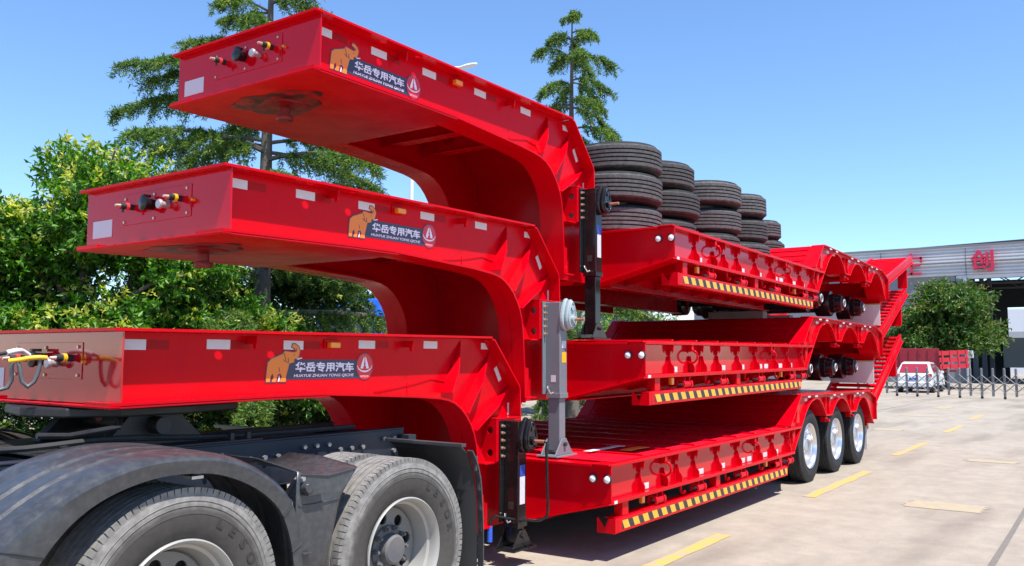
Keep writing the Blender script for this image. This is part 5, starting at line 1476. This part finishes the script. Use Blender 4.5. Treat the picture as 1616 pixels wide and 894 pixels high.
# big flowering broadleaf at the left and its neighbours
BL = [(0.0, 0.0, 2.9, 1.25, 1.1, 1.35), (-0.7, 0.4, 2.4, 1.0, 1.0, 1.2), (0.85, -0.35, 2.7, 0.95, 0.9, 1.35), (0.1, -0.5, 1.6, 1.4, 0.8, 1.0), (1.2, -0.6, 1.6, 0.8, 0.7, 0.9)]
broadleaf((6.35, 11.75, 0), clumps(BL, 46, 3) + [(0.62, -0.1, 4.15, 0.42, 0.4, 0.42), (-0.12, 0.1, 4.2, 0.48, 0.45, 0.4)], 6800,
          'large broadleaf tree with yellow-green new growth at the left edge', LEAF_B, 0.12, 2.2, 0.105, 0.45, per=12, core=0.25)
broadleaf((4.1, 12.5, 0), clumps([(0, 0, 2.3, 0.9, 0.9, 1.0), (0.4, -0.4, 1.7, 1.0, 0.9, 1.0), (-0.5, 0, 1.7, 0.9, 0.9, 1.0)], 20, 5), 2000, 'broadleaf tree cut off by the left edge of the picture', LEAF_B, 0.09, 1.8, 0.12, 0.4, per=12, core=0.25)
broadleaf((8.35, 11.0, 0), clumps([(0, 0, 1.8, 0.8, 0.6, 0.7), (-0.5, 0.2, 1.4, 0.8, 0.6, 0.7), (0.55, 0.1, 1.4, 0.8, 0.6, 0.7)], 20, 6, 0.25, 0.45), 2200, 'lower bushy tree under the middle gooseneck', LEAF_B, 0.07, 1.2, 0.10, 0.35, per=12, core=0.25)
broadleaf((4.9, 13.6, 0), clumps([(0, 0, 1.7, 1.5, 0.8, 1.1), (1.3, 0.2, 1.5, 1.0, 0.8, 0.9), (-1.3, 0, 1.5, 1.0, 0.8, 0.9)], 26, 12, 0.35, 0.6), 2400, 'dark leafy tree behind the left edge of the flowering tree', LEAF_D, 0.08, 1.2, 0.11, 0.15, per=12, core=0.2)
broadleaf((7.3, 13.2, 0), clumps([(0, 0, 2.3, 1.4, 0.8, 1.1), (1.3, 0.2, 1.6, 1.0, 0.8, 0.9), (-1.3, 0, 1.8, 1.0, 0.8, 1.1)], 34, 8, 0.35, 0.6), 3200, 'dark leafy tree behind the large flowering tree', LEAF_D, 0.08, 1.2, 0.11, 0.15, per=12, core=0.2)
broadleaf((11.1, 13.4, 0), clumps([(0, 0, 3.4, 1.0, 1.0, 1.2), (0.5, -0.3, 2.5, 1.1, 1.0, 1.0), (-0.6, 0.1, 2.3, 1.0, 1.0, 1.0), (0.3, 0.1, 4.2, 0.55, 0.5, 0.6), (0.2, -0.4, 1.6, 1.2, 0.9, 0.8)], 36, 7), 3800, 'dark green tree between the cedar and the goosenecks', LEAF_D, 0.11, 2.2, 0.105, 0.12, per=12, core=0.25)
broadleaf((12.2, 11.6, 0), [(0, 0, 0.9, 0.8, 0.5, 0.55), (0.9, 0.1, 0.7, 0.7, 0.5, 0.5), (-0.8, 0.1, 0.75, 0.7, 0.5, 0.5)], 800, 'low bush growing behind the truck chassis', LEAF_D, 0.04, 0.5, 0.07, 0.15, name='bush', cat='bush')
for i, (x, y, h, lab) in enumerate(((4.6, 11.4, 1.0, 'dense low hedge bush behind the first truck wheel'), (6.6, 11.0, 1.15, 'dense hedge bush below the large flowering tree'), (8.4, 11.2, 1.1, 'dense hedge bush in front of the cedar trunk'),
                                    (10.3, 11.7, 1.05, 'dense hedge bush right of the cedar trunk'), (14.0, 11.9, 1.2, 'dense hedge bush behind the neck of the lowest trailer'), (16.5, 12.4, 1.2, 'hedge bush farthest right behind the lowest deck'))):
    broadleaf((x, y, 0), [(0, 0, 0.55 * h, 0.8, 0.5, 0.55 * h), (0.7, 0.1, 0.5 * h, 0.7, 0.5, 0.5 * h), (-0.7, 0.1, 0.5 * h, 0.7, 0.5, 0.5 * h)], 1000, lab, LEAF_D, 0.04, 0.5, 0.075, 0.1, name='bush', cat='bush', core=0.2)
# trees far behind the decks
for i, (x, y, s_, lab) in enumerate(((31, 21.5, 1.0, 'leafy tree seen in the gap behind the grey landing leg'), (36, 20.5, 1.1, 'leafy tree seen in the gap between the upper decks'), (43, 21.0, 1.2, 'leafy tree farthest right in the gap between the decks'))):
    broadleaf((x, y, 0), [(0, 0, 2.9 * s_, 1.6, 1.6, 1.4), (0.8, 0.4, 2.2, 1.4, 1.4, 1.2), (-0.8, -0.3, 2.2, 1.4, 1.4, 1.2)], 700, lab, LEAF_B, 0.12, 1.8, 0.16, 0.2, per=10)
broadleaf((10.2, 8.6, 0), [(0, 0, 0.45, 0.5, 0.4, 0.35), (0.6, 0.1, 0.4, 0.5, 0.4, 0.3)], 260, 'sunlit low shrub seen under the middle trailer beside the grey leg', LEAF_B, 0.03, 0.3, 0.07, 0.5, name='bush', cat='bush')
# round tree in front of the warehouse
broadleaf((60.0, 8.75, 0), clumps([(0, 0, 4.0, 2.3, 2.3, 1.9), (1.0, -1.4, 3.3, 1.6, 1.5, 1.3), (0.5, 1.6, 3.2, 1.5, 1.4, 1.3), (0, -0.5, 5.0, 1.4, 1.4, 1.0), (-0.8, 0.5, 3.0, 1.7, 1.8, 1.1), (-0.5, 2.5, 2.5, 0.8, 0.8, 0.9)], 60, 9, 0.6, 1.05), 4200,
          'round green tree in front of the warehouse', LEAF_R, 0.2, 2.4, 0.27, 0.16, per=10, core=0.3, ymat=leaf_mat('ochre_leaf', (0.16, 0.18, 0.03), (0.24, 0.23, 0.05), (0.30, 0.22, 0.08)))
